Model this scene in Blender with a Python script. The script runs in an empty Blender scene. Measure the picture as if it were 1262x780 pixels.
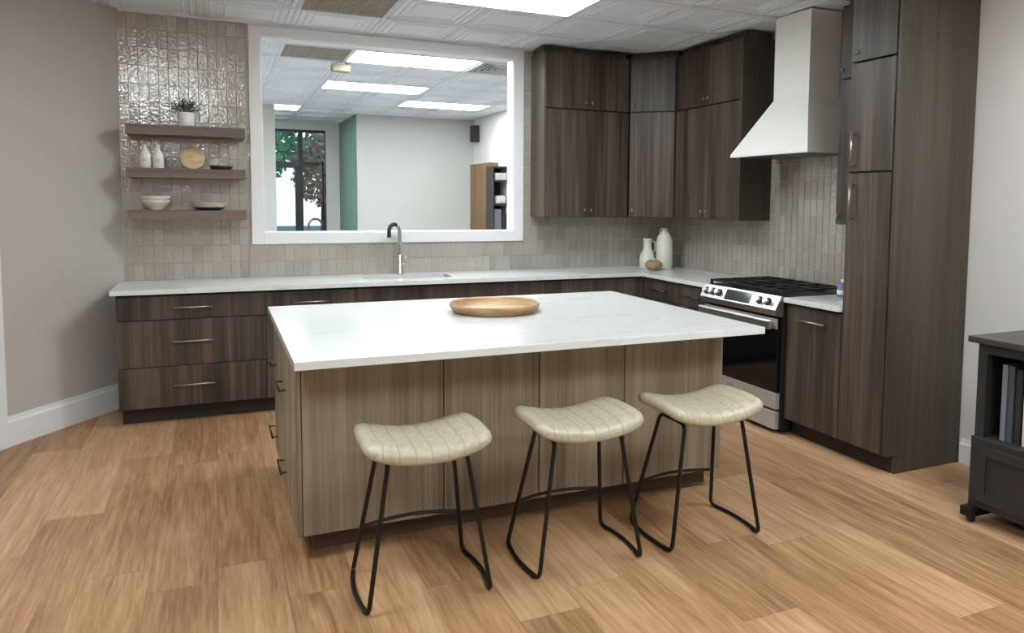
import bpy, bmesh, math, random
from mathutils import Vector, Matrix
random.seed(7)
S = bpy.context.scene
COL = S.collection
PI = math.pi

# ------------------------------------------------------------------ materials
def srgb(r, g, b):
    f = lambda c: (c/255/12.92) if c/255 <= 0.04045 else ((c/255+0.055)/1.055)**2.4
    return (f(r), f(g), f(b), 1.0)

def new_mat(name):
    m = bpy.data.materials.new(name); m.use_nodes = True
    nt = m.node_tree
    return m, nt, nt.nodes['Principled BSDF']

def plain(name, col, rough=0.5, metal=0.0, noise=0.06, scale=8.0, bump=0.0, coat=0.0, spec=0.5):
    """A painted / glazed surface with a faint procedural mottling."""
    m, nt, b = new_mat(name)
    tc = nt.nodes.new('ShaderNodeTexCoord')
    n = nt.nodes.new('ShaderNodeTexNoise'); n.inputs['Scale'].default_value = scale; n.inputs['Detail'].default_value = 4
    nt.links.new(tc.outputs['Object'], n.inputs['Vector'])
    r = nt.nodes.new('ShaderNodeValToRGB')
    c = col
    r.color_ramp.elements[0].position = 0.3; r.color_ramp.elements[1].position = 0.7
    r.color_ramp.elements[0].color = (c[0]*(1-noise), c[1]*(1-noise), c[2]*(1-noise), 1)
    r.color_ramp.elements[1].color = (min(1, c[0]*(1+noise)), min(1, c[1]*(1+noise)), min(1, c[2]*(1+noise)), 1)
    nt.links.new(n.outputs['Fac'], r.inputs['Fac'])
    nt.links.new(r.outputs['Color'], b.inputs['Base Color'])
    b.inputs['Roughness'].default_value = rough; b.inputs['Metallic'].default_value = metal
    b.inputs['Specular IOR Level'].default_value = spec
    b.inputs['Coat Weight'].default_value = coat
    if bump:
        bp = nt.nodes.new('ShaderNodeBump'); bp.inputs['Strength'].default_value = bump; bp.inputs['Distance'].default_value = 0.004
        nt.links.new(n.outputs['Fac'], bp.inputs['Height']); nt.links.new(bp.outputs['Normal'], b.inputs['Normal'])
    return m

def woodgrain(name, dark, mid, light, scale=(38, 38, 1.1), rough=0.45, broad=(7, 7, 0.35), spec=0.4):
    """Vertical-grain laminate: fine streaks over broad bands."""
    m, nt, b = new_mat(name)
    tc = nt.nodes.new('ShaderNodeTexCoord'); oi = nt.nodes.new('ShaderNodeObjectInfo')
    off = nt.nodes.new('ShaderNodeVectorMath'); off.operation = 'MULTIPLY_ADD'
    cmb = nt.nodes.new('ShaderNodeCombineXYZ')
    for i in range(3): nt.links.new(oi.outputs['Random'], cmb.inputs[i])
    nt.links.new(cmb.outputs[0], off.inputs[0]); off.inputs[1].default_value = (9, 7, 5)
    nt.links.new(tc.outputs['Object'], off.inputs[2])
    def layer(sc, det, dist):
        mp = nt.nodes.new('ShaderNodeMapping'); mp.inputs['Scale'].default_value = sc
        nt.links.new(off.outputs[0], mp.inputs['Vector'])
        n = nt.nodes.new('ShaderNodeTexNoise'); n.inputs['Scale'].default_value = 1.0
        n.inputs['Detail'].default_value = det; n.inputs['Roughness'].default_value = 0.65; n.inputs['Distortion'].default_value = dist
        nt.links.new(mp.outputs[0], n.inputs['Vector']); return n
    a = layer(scale, 5, 0.4); c = layer(broad, 2, 0.2)
    mx = nt.nodes.new('ShaderNodeMix'); mx.inputs['Factor'].default_value = 0.5
    nt.links.new(a.outputs['Fac'], mx.inputs[2]); nt.links.new(c.outputs['Fac'], mx.inputs[3])
    r = nt.nodes.new('ShaderNodeValToRGB'); cr = r.color_ramp
    cr.elements[0].position = 0.37; cr.elements[0].color = dark
    cr.elements[1].position = 0.64; cr.elements[1].color = light
    e = cr.elements.new(0.5); e.color = mid
    nt.links.new(mx.outputs[0], r.inputs['Fac']); nt.links.new(r.outputs['Color'], b.inputs['Base Color'])
    b.inputs['Roughness'].default_value = rough; b.inputs['Specular IOR Level'].default_value = spec
    bp = nt.nodes.new('ShaderNodeBump'); bp.inputs['Strength'].default_value = 0.12; bp.inputs['Distance'].default_value = 0.002
    nt.links.new(a.outputs['Fac'], bp.inputs['Height']); nt.links.new(bp.outputs['Normal'], b.inputs['Normal'])
    return m

def math_node(nt, op, a=None, b=None):
    n = nt.nodes.new('ShaderNodeMath'); n.operation = op
    for i, v in enumerate((a, b)):
        if v is None: continue
        if isinstance(v, (int, float)): n.inputs[i].default_value = v
        else: nt.links.new(v, n.inputs[i])
    return n.outputs[0]

def floor_material():
    m, nt, b = new_mat('oak_planks')
    W, L = 0.25, 1.52
    tc = nt.nodes.new('ShaderNodeTexCoord'); sp = nt.nodes.new('ShaderNodeSeparateXYZ')
    nt.links.new(tc.outputs['Object'], sp.inputs[0])
    xs = math_node(nt, 'DIVIDE', math_node(nt, 'ADD', sp.outputs[0], 0.02), W)
    ci = math_node(nt, 'FLOOR', xs)
    wn = nt.nodes.new('ShaderNodeTexWhiteNoise'); wn.noise_dimensions = '1D'; nt.links.new(ci, wn.inputs['W'])
    ys = math_node(nt, 'ADD', math_node(nt, 'DIVIDE', sp.outputs[1], L), math_node(nt, 'MULTIPLY', wn.outputs['Value'], 3.7))
    ri = math_node(nt, 'FLOOR', ys)
    cv = nt.nodes.new('ShaderNodeCombineXYZ'); nt.links.new(ci, cv.inputs[0]); nt.links.new(ri, cv.inputs[1])
    w2 = nt.nodes.new('ShaderNodeTexWhiteNoise'); w2.noise_dimensions = '3D'; nt.links.new(cv.outputs[0], w2.inputs['Vector'])
    # grain, shifted per plank
    sh = nt.nodes.new('ShaderNodeVectorMath'); sh.operation = 'MULTIPLY_ADD'
    nt.links.new(w2.outputs['Color'], sh.inputs[0]); sh.inputs[1].default_value = (13, 17, 5); nt.links.new(tc.outputs['Object'], sh.inputs[2])
    def noise(sc, det, dist):
        mp = nt.nodes.new('ShaderNodeMapping'); mp.inputs['Scale'].default_value = sc; nt.links.new(sh.outputs[0], mp.inputs['Vector'])
        n = nt.nodes.new('ShaderNodeTexNoise'); n.inputs['Scale'].default_value = 1; n.inputs['Detail'].default_value = det
        n.inputs['Roughness'].default_value = 0.62; n.inputs['Distortion'].default_value = dist
        nt.links.new(mp.outputs[0], n.inputs['Vector']); return n.outputs['Fac']
    fine = noise((75, 4.0, 1), 5, 0.3); cath = noise((13, 1.1, 1), 3, 1.2)
    g = math_node(nt, 'ADD', math_node(nt, 'MULTIPLY', fine, 0.5), math_node(nt, 'MULTIPLY', cath, 0.5))
    g = math_node(nt, 'ADD', g, math_node(nt, 'MULTIPLY', math_node(nt, 'SUBTRACT', w2.outputs['Value'], 0.5), 0.20))
    r = nt.nodes.new('ShaderNodeValToRGB'); cr = r.color_ramp
    cr.elements[0].position = 0.28; cr.elements[0].color = FL_D
    cr.elements[1].position = 0.72; cr.elements[1].color = FL_L
    e = cr.elements.new(0.5); e.color = FL_M
    nt.links.new(g, r.inputs['Fac'])
    # knots
    vo = nt.nodes.new('ShaderNodeTexVoronoi'); vo.inputs['Scale'].default_value = 1
    mp = nt.nodes.new('ShaderNodeMapping'); mp.inputs['Scale'].default_value = (4.2, 1.8, 1); nt.links.new(sh.outputs[0], mp.inputs['Vector'])
    nt.links.new(mp.outputs[0], vo.inputs['Vector'])
    kn = nt.nodes.new('ShaderNodeMapRange'); kn.inputs[1].default_value = 0.02; kn.inputs[2].default_value = 0.09; kn.inputs[3].default_value = 0.55; kn.inputs[4].default_value = 0.0
    nt.links.new(vo.outputs['Distance'], kn.inputs[0])
    # seams
    def edge(v, w):
        f = math_node(nt, 'FRACT', v); d = math_node(nt, 'MINIMUM', f, math_node(nt, 'SUBTRACT', 1.0, f))
        return math_node(nt, 'LESS_THAN', d, w)
    seam = math_node(nt, 'MAXIMUM', edge(xs, 0.0016/W), edge(ys, 0.0016/L))
    dk = math_node(nt, 'MAXIMUM', math_node(nt, 'MULTIPLY', seam, 0.45), kn.outputs[0])
    mx = nt.nodes.new('ShaderNodeMix'); mx.data_type = 'RGBA'
    nt.links.new(dk, mx.inputs['Factor']); nt.links.new(r.outputs['Color'], mx.inputs['A']); mx.inputs['B'].default_value = srgb(88, 60, 40)
    nt.links.new(mx.outputs['Result'], b.inputs['Base Color'])
    b.inputs['Roughness'].default_value = 0.42; b.inputs['Specular IOR Level'].default_value = 0.4
    bp = nt.nodes.new('ShaderNodeBump'); bp.inputs['Strength'].default_value = 0.10; bp.inputs['Distance'].default_value = 0.003
    nt.links.new(fine, bp.inputs['Height']); nt.links.new(bp.outputs['Normal'], b.inputs['Normal'])
    return m

def tile_material(name, axis, base, tw, th, vary=0.10):
    """Glazed hand-made tile: one tone per tile, rippled glaze."""
    m, nt, b = new_mat(name)
    tc = nt.nodes.new('ShaderNodeTexCoord'); sp = nt.nodes.new('ShaderNodeSeparateXYZ')
    nt.links.new(tc.outputs['Object'], sp.inputs[0])
    u = math_node(nt, 'FLOOR', math_node(nt, 'DIVIDE', sp.outputs[axis], tw))
    v = math_node(nt, 'FLOOR', math_node(nt, 'DIVIDE', sp.outputs[2], th))
    cv = nt.nodes.new('ShaderNodeCombineXYZ'); nt.links.new(u, cv.inputs[0]); nt.links.new(v, cv.inputs[1])
    w = nt.nodes.new('ShaderNodeTexWhiteNoise'); w.noise_dimensions = '2D'; nt.links.new(cv.outputs[0], w.inputs['Vector'])
    r = nt.nodes.new('ShaderNodeValToRGB'); cr = r.color_ramp
    k = lambda f: (base[0]*f, base[1]*f, base[2]*f*(1.0 if f > 1 else 0.97), 1)
    cr.elements[0].position = 0.0; cr.elements[0].color = k(1-vary*1.6)
    cr.elements[1].position = 1.0; cr.elements[1].color = k(1+vary)
    e = cr.elements.new(0.22); e.color = k(1-vary*0.4)
    nt.links.new(w.outputs['Value'], r.inputs['Fac'])
    n = nt.nodes.new('ShaderNodeTexNoise'); n.inputs['Scale'].default_value = 52; n.inputs['Detail'].default_value = 1.5
    nt.links.new(tc.outputs['Object'], n.inputs['Vector'])
    mx = nt.nodes.new('ShaderNodeMix'); mx.data_type = 'RGBA'; mx.blend_type = 'MULTIPLY'; mx.inputs['Factor'].default_value = 0.25
    nt.links.new(r.outputs['Color'], mx.inputs['A'])
    r2 = nt.nodes.new('ShaderNodeValToRGB'); r2.color_ramp.elements[0].position = 0.3; r2.color_ramp.elements[1].position = 0.7
    r2.color_ramp.elements[0].color = (0.6, 0.6, 0.6, 1); r2.color_ramp.elements[1].color = (1, 1, 1, 1)
    nt.links.new(n.outputs['Fac'], r2.inputs['Fac']); nt.links.new(r2.outputs['Color'], mx.inputs['B'])
    nt.links.new(mx.outputs['Result'], b.inputs['Base Color'])
    b.inputs['Roughness'].default_value = 0.05; b.inputs['IOR'].default_value = 2.3
    bp = nt.nodes.new('ShaderNodeBump'); bp.inputs['Strength'].default_value = 1.0; bp.inputs['Distance'].default_value = 0.0027
    nt.links.new(n.outputs['Fac'], bp.inputs['Height']); nt.links.new(bp.outputs['Normal'], b.inputs['Normal'])
    return m

def quartz_material():
    m, nt, b = new_mat('white_quartz')
    tc = nt.nodes.new('ShaderNodeTexCoord')
    mp = nt.nodes.new('ShaderNodeMapping'); mp.inputs['Rotation'].default_value = (0, 0, 0.35); mp.inputs['Scale'].default_value = (0.9, 2.2, 1)
    nt.links.new(tc.outputs['Object'], mp.inputs['Vector'])
    n = nt.nodes.new('ShaderNodeTexNoise'); n.inputs['Scale'].default_value = 1.6; n.inputs['Detail'].default_value = 7; n.inputs['Distortion'].default_value = 0.9
    nt.links.new(mp.outputs[0], n.inputs['Vector'])
    d = math_node(nt, 'ABSOLUTE', math_node(nt, 'SUBTRACT', n.outputs['Fac'], 0.5))
    r = nt.nodes.new('ShaderNodeValToRGB'); cr = r.color_ramp
    cr.elements[0].position = 0.0; cr.elements[0].color = srgb(212, 214, 212)
    cr.elements[1].position = 0.022; cr.elements[1].color = srgb(221, 224, 222)
    nt.links.new(d, r.inputs['Fac']); nt.links.new(r.outputs['Color'], b.inputs['Base Color'])
    b.inputs['Roughness'].default_value = 0.14; b.inputs['Specular IOR Level'].default_value = 0.5
    return m

def emitter(name, col, strength):
    m = bpy.data.materials.new(name); m.use_nodes = True; nt = m.node_tree
    nt.nodes.remove(nt.nodes['Principled BSDF'])
    e = nt.nodes.new('ShaderNodeEmission'); e.inputs[0].default_value = col; e.inputs[1].default_value = strength
    nt.links.new(e.outputs[0], nt.nodes['Material Output'].inputs[0]); return m

def brushed(name, col, rough=0.28):
    m, nt, b = new_mat(name)
    tc = nt.nodes.new('ShaderNodeTexCoord'); mp = nt.nodes.new('ShaderNodeMapping'); mp.inputs['Scale'].default_value = (6, 6, 300)
    nt.links.new(tc.outputs['Object'], mp.inputs['Vector'])
    n = nt.nodes.new('ShaderNodeTexNoise'); n.inputs['Scale'].default_value = 1
    nt.links.new(mp.outputs[0], n.inputs['Vector'])
    mr = nt.nodes.new('ShaderNodeMapRange'); mr.inputs[3].default_value = rough-0.06; mr.inputs[4].default_value = rough+0.08
    nt.links.new(n.outputs['Fac'], mr.inputs[0]); nt.links.new(mr.outputs[0], b.inputs['Roughness'])
    b.inputs['Base Color'].default_value = col; b.inputs['Metallic'].default_value = 1.0
    return m

FL_D, FL_M, FL_L = srgb(122, 88, 60), srgb(166, 128, 93), srgb(194, 159, 124)
M = {}
M['floor'] = floor_material()
M['dark_wood'] = woodgrain('dark_wood', srgb(45, 38, 32), srgb(70, 60, 52), srgb(99, 87, 77))
M['panel_wood'] = woodgrain('panel_wood', srgb(54, 48, 41), srgb(67, 60, 52), srgb(80, 73, 63), broad=(3, 3, 0.3))
M['pale_wood'] = woodgrain('pale_wood', srgb(114, 102, 85), srgb(143, 131, 112), srgb(166, 154, 135), scale=(55, 55, 1.0), broad=(6, 6, 0.3))
M['shelf_wood'] = woodgrain('shelf_wood', srgb(94, 80, 72), srgb(114, 99, 90), srgb(132, 116, 107), scale=(1.2, 40, 40), broad=(0.4, 8, 8))
M['side_lit_wood'] = woodgrain('side_lit_wood', srgb(74, 66, 55), srgb(86, 77, 65), srgb(98, 88, 75))
M['floor_bounce_grey'] = plain('floor_bounce_grey', srgb(168, 168, 168), 0.6, noise=0.05)
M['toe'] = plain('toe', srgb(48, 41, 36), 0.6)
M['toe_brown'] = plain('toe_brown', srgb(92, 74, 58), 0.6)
M['edge_dark'] = plain('edge_dark', srgb(40, 33, 28), 0.6)
TW, TH = 0.065, 0.13
TILE = srgb(168, 160, 150)
M['tile_x'] = tile_material('tile_x', 0, TILE, TW, TH)
M['tile_y'] = tile_material('tile_y', 1, TILE, TW, TH)
M['grout'] = plain('grout', srgb(168, 162, 150), 0.8)
M['quartz'] = quartz_material()
M['wall_grey'] = plain('wall_grey', srgb(184, 178, 172), 0.7, noise=0.012, scale=3, spec=0.3)
M['wall_white'] = plain('wall_white', srgb(214, 211, 208), 0.7, noise=0.012, scale=3, spec=0.3)
M['wall_beige'] = plain('wall_beige', srgb(184, 184, 178), 0.7, noise=0.012, scale=3, spec=0.3)
M['trim'] = plain('trim', srgb(226, 226, 226), 0.4, noise=0.01)
M['ceiling'] = plain('ceiling', srgb(220, 224, 230), 0.55, noise=0.015, scale=2)
M['ceiling_bar'] = plain('ceiling_bar', srgb(206, 206, 208), 0.5, noise=0.01)
M['grille'] = plain('grille', srgb(184, 180, 168), 0.7)
M['grille_back'] = plain('grille_back', srgb(196, 192, 180), 0.8)
M['light'] = emitter('light', (0.905, 0.97, 1.0, 1), 15.0)
M['hood'] = plain('hood', srgb(232, 231, 226), 0.45, noise=0.01)
M['filter'] = brushed('filter', srgb(120, 120, 120), 0.4)
M['steel'] = brushed('steel', srgb(206, 204, 200), 0.3)
M['steel_dark'] = brushed('steel_dark', srgb(120, 118, 114), 0.3)
M['steel_pale'] = plain('steel_pale', srgb(196, 194, 190), 0.35, 0.55, noise=0.02)
M['nickel'] = brushed('nickel', srgb(172, 166, 155), 0.34)
M['dull_nickel'] = brushed('dull_nickel', srgb(84, 77, 68), 0.4)
M['black_glass'] = plain('black_glass', srgb(10, 10, 11), 0.06)
M['display'] = plain('display', srgb(24, 25, 28), 0.1)
M['iron'] = plain('iron', srgb(20, 20, 20), 0.5, bump=0.2, scale=60)
M['range_side'] = plain('range_side', srgb(36, 36, 38), 0.5)
M['black_metal'] = plain('black_metal', srgb(26, 24, 23), 0.4, 0.3)
M['leather'] = plain('leather', srgb(180, 173, 150), 0.36, noise=0.14, scale=42, bump=0.3)
M['leather_under'] = plain('leather_under', srgb(60, 55, 48), 0.8)
M['seam'] = plain('seam', srgb(164, 157, 135), 0.45)
M['ceramic'] = plain('ceramic', srgb(242, 241, 236), 0.25, noise=0.02)
M['matt_white'] = plain('matt_white', srgb(226, 221, 211), 0.6, noise=0.03, bump=0.15, scale=30)
M['ceramic_grey'] = plain('ceramic_grey', srgb(220, 214, 205), 0.35, noise=0.03)
M['dark_dish'] = plain('dark_dish', srgb(44, 44, 40), 0.35)
M['brown_clay'] = plain('brown_clay', srgb(158, 132, 104), 0.6, noise=0.2, scale=25, bump=0.3)
M['plate_wood'] = woodgrain('plate_wood', srgb(188, 158, 112), srgb(212, 184, 138), srgb(228, 204, 162), scale=(8, 8, 60), broad=(6, 6, 12))
M['tray_wood'] = woodgrain('tray_wood', srgb(172, 138, 98), srgb(204, 172, 130), srgb(224, 196, 156), scale=(4, 50, 50), broad=(1, 9, 9))
M['tray_rim'] = woodgrain('tray_rim', srgb(142, 110, 72), srgb(172, 138, 98), srgb(196, 162, 120), scale=(6, 6, 60), broad=(4, 4, 10))
M['leaf'] = plain('leaf', srgb(64, 92, 48), 0.5, noise=0.35, scale=40)
M['soil'] = plain('soil', srgb(52, 40, 30), 0.9)
M['print_grey'] = plain('print_grey', srgb(150, 150, 152), 0.5)
M['cart'] = plain('cart', srgb(42, 41, 42), 0.5, noise=0.08, scale=12)
M['cart_inside'] = plain('cart_inside', srgb(24, 24, 26), 0.6)
M['cart_top'] = woodgrain('cart_top', srgb(40, 36, 36), srgb(54, 50, 49), srgb(70, 66, 64), scale=(40, 1.2, 40), broad=(6, 0.5, 6), rough=0.3)
M['blue_grey'] = plain('blue_grey', srgb(120, 130, 142), 0.5)
M['slate'] = plain('slate', srgb(70, 76, 84), 0.5)
M['charcoal'] = plain('charcoal', srgb(40, 38, 38), 0.6)
M['pink_white'] = plain('pink_white', srgb(204, 192, 190), 0.6)
M['bottle_blue'] = plain('bottle_blue', srgb(110, 130, 178), 0.25, noise=0.1)
M['frame_black'] = plain('frame_black', srgb(30, 31, 34), 0.4)
M['speaker'] = plain('speaker', srgb(38, 40, 45), 0.6)
M['cork'] = woodgrain('cork', srgb(98, 75, 48), srgb(114, 88, 58), srgb(128, 100, 68), rough=0.5)
M['paper'] = plain('paper', srgb(200, 198, 196), 0.7)
M['case_grey'] = plain('case_grey', srgb(112, 114, 124), 0.5)
M['green_tile'] = plain('green_tile', srgb(98, 132, 110), 0.4, noise=0.12, scale=14)
M['lawn'] = plain('lawn', srgb(150, 160, 140), 0.9, noise=0.3, scale=3)
M['pavement'] = plain('pavement', srgb(150, 164, 174), 0.8, noise=0.05)
M['bush'] = plain('bush', srgb(132, 176, 118), 0.7, noise=0.45, scale=6)
M['bark'] = plain('bark', srgb(110, 90, 80), 0.9, noise=0.3, scale=20)
M['blossom'] = plain('blossom', srgb(206, 172, 140), 0.7, noise=0.4, scale=6)
M['exit_case'] = plain('exit_case', srgb(140, 132, 110), 0.5)
mg, nt, b = new_mat('clear_glass')
b.inputs['Transmission Weight'].default_value = 1.0; b.inputs['Roughness'].default_value = 0.0; b.inputs['IOR'].default_value = 1.02
b.inputs['Base Color'].default_value = (0.96, 0.98, 1, 1)
M['glass'] = mg

# ------------------------------------------------------------------ mesh helpers (all in world metres)
ORG = {}
def box(bm, x0, x1, y0, y1, z0, z1, bev=0.0, mi=0):
    if x0 > x1: x0, x1 = x1, x0
    if y0 > y1: y0, y1 = y1, y0
    if z0 > z1: z0, z1 = z1, z0
    r = bmesh.ops.create_cube(bm, size=1.0)
    vs = r['verts']
    for v in vs:
        v.co = Vector(((x0+x1)/2+v.co.x*(x1-x0), (y0+y1)/2+v.co.y*(y1-y0), (z0+z1)/2+v.co.z*(z1-z0)))
    fs = set(f for v in vs for f in v.link_faces)
    for f in fs: f.material_index = mi
    if bev:
        es = list(set(e for v in vs for e in v.link_edges))
        rr = bmesh.ops.bevel(bm, geom=es, offset=bev, segments=2, profile=0.5, affect='EDGES')
        for f in rr['faces']: f.material_index = mi
    return bm

def prism(bm, pts, z0, z1, mi=0):
    """vertical prism over a plan polygon"""
    a = [bm.verts.new((p[0], p[1], z0)) for p in pts]; b_ = [bm.verts.new((p[0], p[1], z1)) for p in pts]
    n = len(pts); fs = [bm.faces.new(a[::-1]), bm.faces.new(b_)]
    for i in range(n): fs.append(bm.faces.new((a[i], a[(i+1) % n], b_[(i+1) % n], b_[i])))
    for f in fs: f.material_index = mi
    return bm

def solid(bm, low, high, mi=0):
    """two matching polygons in 3-D, joined by side walls"""
    a = [bm.verts.new(p) for p in low]; b_ = [bm.verts.new(p) for p in high]
    n = len(low); fs = [bm.faces.new(a[::-1]), bm.faces.new(b_)]
    for i in range(n): fs.append(bm.faces.new((a[i], a[(i+1) % n], b_[(i+1) % n], b_[i])))
    for f in fs: f.material_index = mi
    return bm

def lathe(bm, cx, cy, z, prof, n=40, mi=0, sx=1.0, sy=1.0):
    rings = []
    for r, h in prof:
        if r < 1e-5: rings.append([bm.verts.new((cx, cy, z+h))])
        else: rings.append([bm.verts.new((cx+sx*r*math.cos(2*PI*i/n), cy+sy*r*math.sin(2*PI*i/n), z+h)) for i in range(n)])
    for a, b_ in zip(rings, rings[1:]):
        for i in range(n):
            j = (i+1) % n
            if len(a) == 1 and len(b_) == 1: continue
            if len(a) == 1: f = bm.faces.new((a[0], b_[j], b_[i]))
            elif len(b_) == 1: f = bm.faces.new((a[i], a[j], b_[0]))
            else: f = bm.faces.new((a[i], a[j], b_[j], b_[i]))
            f.material_index = mi; f.smooth = True
    return bm

def tube(bm, pts, r, n=10, mi=0, closed=False):
    pts = [Vector(p) for p in pts]; rings = []
    m = len(pts); prev = None
    for i, p in enumerate(pts):
        if closed: t = (pts[(i+1) % m]-pts[i-1]).normalized()
        else: t = (pts[min(i+1, m-1)]-pts[max(i-1, 0)]).normalized()
        if prev is None:
            a = Vector((0, 0, 1)) if abs(t.z) < 0.9 else Vector((1, 0, 0)); u = t.cross(a).normalized()
        else:
            u = (prev-t*prev.dot(t)).normalized()
        prev = u; w = t.cross(u)
        rr = r[i] if isinstance(r, (list, tuple)) else r
        rings.append([bm.verts.new(p+rr*(math.cos(2*PI*k/n)*u+math.sin(2*PI*k/n)*w)) for k in range(n)])
    pairs = list(zip(rings, rings[1:])) + ([(rings[-1], rings[0])] if closed else [])
    for a, b_ in pairs:
        for k in range(n):
            f = bm.faces.new((a[k], a[(k+1) % n], b_[(k+1) % n], b_[k])); f.smooth = True; f.material_index = mi
    if not closed:
        f = bm.faces.new(rings[0][::-1]); f.material_index = mi
        f = bm.faces.new(rings[-1]); f.material_index = mi
    return bm

def arc_path(pts, rad, seg=6):
    """polyline with rounded corners"""
    pts = [Vector(p) for p in pts]; out = [pts[0]]
    for a, p, c in zip(pts, pts[1:], pts[2:]):
        d1, d2 = (a-p), (c-p); l = min(rad, d1.length*0.45, d2.length*0.45)
        s, e = p+d1.normalized()*l, p+d2.normalized()*l
        for i in range(seg+1):
            t = i/seg; out.append((1-t)**2*s+2*t*(1-t)*p+t*t*e)
    out.append(pts[-1]); return out

def link(name, bm, mats, parent=None, smooth=False, recalc=True):
    if not isinstance(mats, (list, tuple)): mats = [mats]
    if recalc: bmesh.ops.recalc_face_normals(bm, faces=bm.faces)
    o_ = Vector((0, 0, 0)) if parent is None else ORG[parent.name]
    if o_.length: bmesh.ops.translate(bm, verts=bm.verts, vec=-o_)
    me = bpy.data.meshes.new(name); bm.to_mesh(me); bm.free()
    for k in mats: me.materials.append(M[k] if isinstance(k, str) else k)
    if smooth:
        for p in me.polygons: p.use_smooth = True
    o = bpy.data.objects.new(name, me); COL.objects.link(o)
    if parent is not None: o.parent = parent
    ORG[o.name] = o_
    return o

def thing(name, label, cat, loc=(0, 0, 0), group=None):
    o = bpy.data.objects.new(name, None); COL.objects.link(o); o.location = loc
    o.empty_display_size = 0.05
    o['label'] = label; o['category'] = cat
    if group: o['group'] = group
    ORG[o.name] = Vector(loc); return o

def struct(name, bm, mats, parent=None, **kw):
    o = link(name, bm, mats, parent, **kw)
    if parent is None: o['kind'] = 'structure'
    return o

def B(*a, **k): return box(bmesh.new(), *a, **k)

def single(name, label, cat, loc, bm, mats, group=None, smooth=False):
    """a thing that is one mesh, its origin at its base"""
    bmesh.ops.translate(bm, verts=bm.verts, vec=-Vector(loc))
    o = link(name, bm, mats, None, smooth); o.location = loc; ORG[o.name] = Vector(loc)
    o['label'] = label; o['category'] = cat
    if group: o['group'] = group
    return o

def copy_thing(root, delta, label):
    c = root.copy(); COL.objects.link(c); c.location = root.location+Vector(delta); c['label'] = label
    for ch in list(root.children):
        d = ch.copy(); COL.objects.link(d); d.parent = c
        for g in list(ch.children):
            e = g.copy(); COL.objects.link(e); e.parent = d
    return c

def bar_pull(p, q, out, parent, mat='nickel', r=0.006, stand=0.03):
    """bar handle from p to q standing off along out"""
    bm = bmesh.new(); p, q, out = Vector(p), Vector(q), Vector(out)
    tube(bm, [p+out*stand, q+out*stand], r, 10)
    d = (q-p)
    for t in (0.08, 0.92): tube(bm, [p+d*t, p+d*t+out*stand], r*0.85, 8)
    return link('handle', bm, mat, parent)

def knob(p, out, parent, mat='nickel'):
    bm = bmesh.new(); p, out = Vector(p), Vector(out)
    tube(bm, [p, p+out*0.018], 0.004, 8)
    tube(bm, [p+out*0.014+Vector((0, 0, -0.013)), p+out*0.014+Vector((0, 0, 0.013))], 0.0055, 8)
    return link('knob', bm, mat, parent)

# ------------------------------------------------------------------ measures
CH = 2.85          # ceiling
WT = 0.15          # back wall thickness
AW = Vector((-4.615, 0.0)); AD = Vector((-0.584, -0.812)).normalized(); AN = Vector((AD.y, -AD.x))   # angled wall: start, run
if AN.x < 0: AN = -AN                                                                               # normal into the room
XW0, XW1, ZW0, ZW1 = -3.660, -1.595, 1.258, 2.760      # pass-through opening

# ------------------------------------------------------------------ floor, ceiling
struct('floor', B(-9.5, 0.2, -9.6, 0.08, -0.1, 0.0), 'floor')
struct('floor_beyond', B(-9.5, 0.2, 0.08, 7.75, -0.1, 0.0), 'floor_bounce_grey')  # unseen floor, grey invented to keep light bounced onto the ceiling neutral

PX, PY, GX, GY = 0.60, 0.64, -1.64, 0.06               # ceiling grid: pitch and a grid point
def cell(i, j): return (GX+PX*i, GX+PX*(i+1), GY+PY*j, GY+PY*(j+1))
LIGHTS = [(-2, -3), (-6, -6), (-2, -10), (-6, -11), (0, -8), (-2, 1), (-2, 4), (0, 6), (-4, 8), (-7, 2), (-7, 5)]     # 2 x 1 cells each, from cell (i, j)
GRILLES = [(-3, -2), (-3, 1)]
VENTS = [(0, 1)]
skip = set()
for i, j in LIGHTS: skip |= {(i, j), (i+1, j)}
for g in GRILLES + VENTS: skip.add(g)
bm = bmesh.new()
prof = [(0.0, 0.0), (0.011, 0.0), (0.0115, 0.010), (0.030, 0.010), (0.034, 0.001), (0.048, 0.001), (0.052, 0.011),
        (0.078, 0.011), (0.082, 0.002), (0.096, 0.002), (0.100, 0.011), (0.126, 0.011), (0.130, 0.004), (0.142, 0.004), (0.146, 0.010)]
def ceil_tile(x0, x1, y0, y1):
    prev = None
    for d, h in prof:
        ring = [bm.verts.new(p) for p in ((x0+d, y0+d, CH+h), (x1-d, y0+d, CH+h), (x1-d, y1-d, CH+h), (x0+d, y1-d, CH+h))]
        if prev:
            for k in range(4):
                f = bm.faces.new((prev[k], ring[k], ring[(k+1) % 4], prev[(k+1) % 4])); f.material_index = 1 if d <= 0.011 else 0
        prev = ring
    bm.faces.new(prev[::-1])
for i in range(-13, 3):
    for j in range(-15, 12):
        if (i, j) in skip: continue
        x0, x1, y0, y1 = cell(i, j)
        if x1 < -9.3 or x0 > 0.1: continue
        ceil_tile(x0, x1, y0, y1)
ceil = struct('ceiling', bm, ['ceiling', 'ceiling_bar'], recalc=False)
struct('ceiling_slab', B(-9.5, 0.2, -9.6, 7.75, 3.02, 3.12), 'wall_white')

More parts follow.
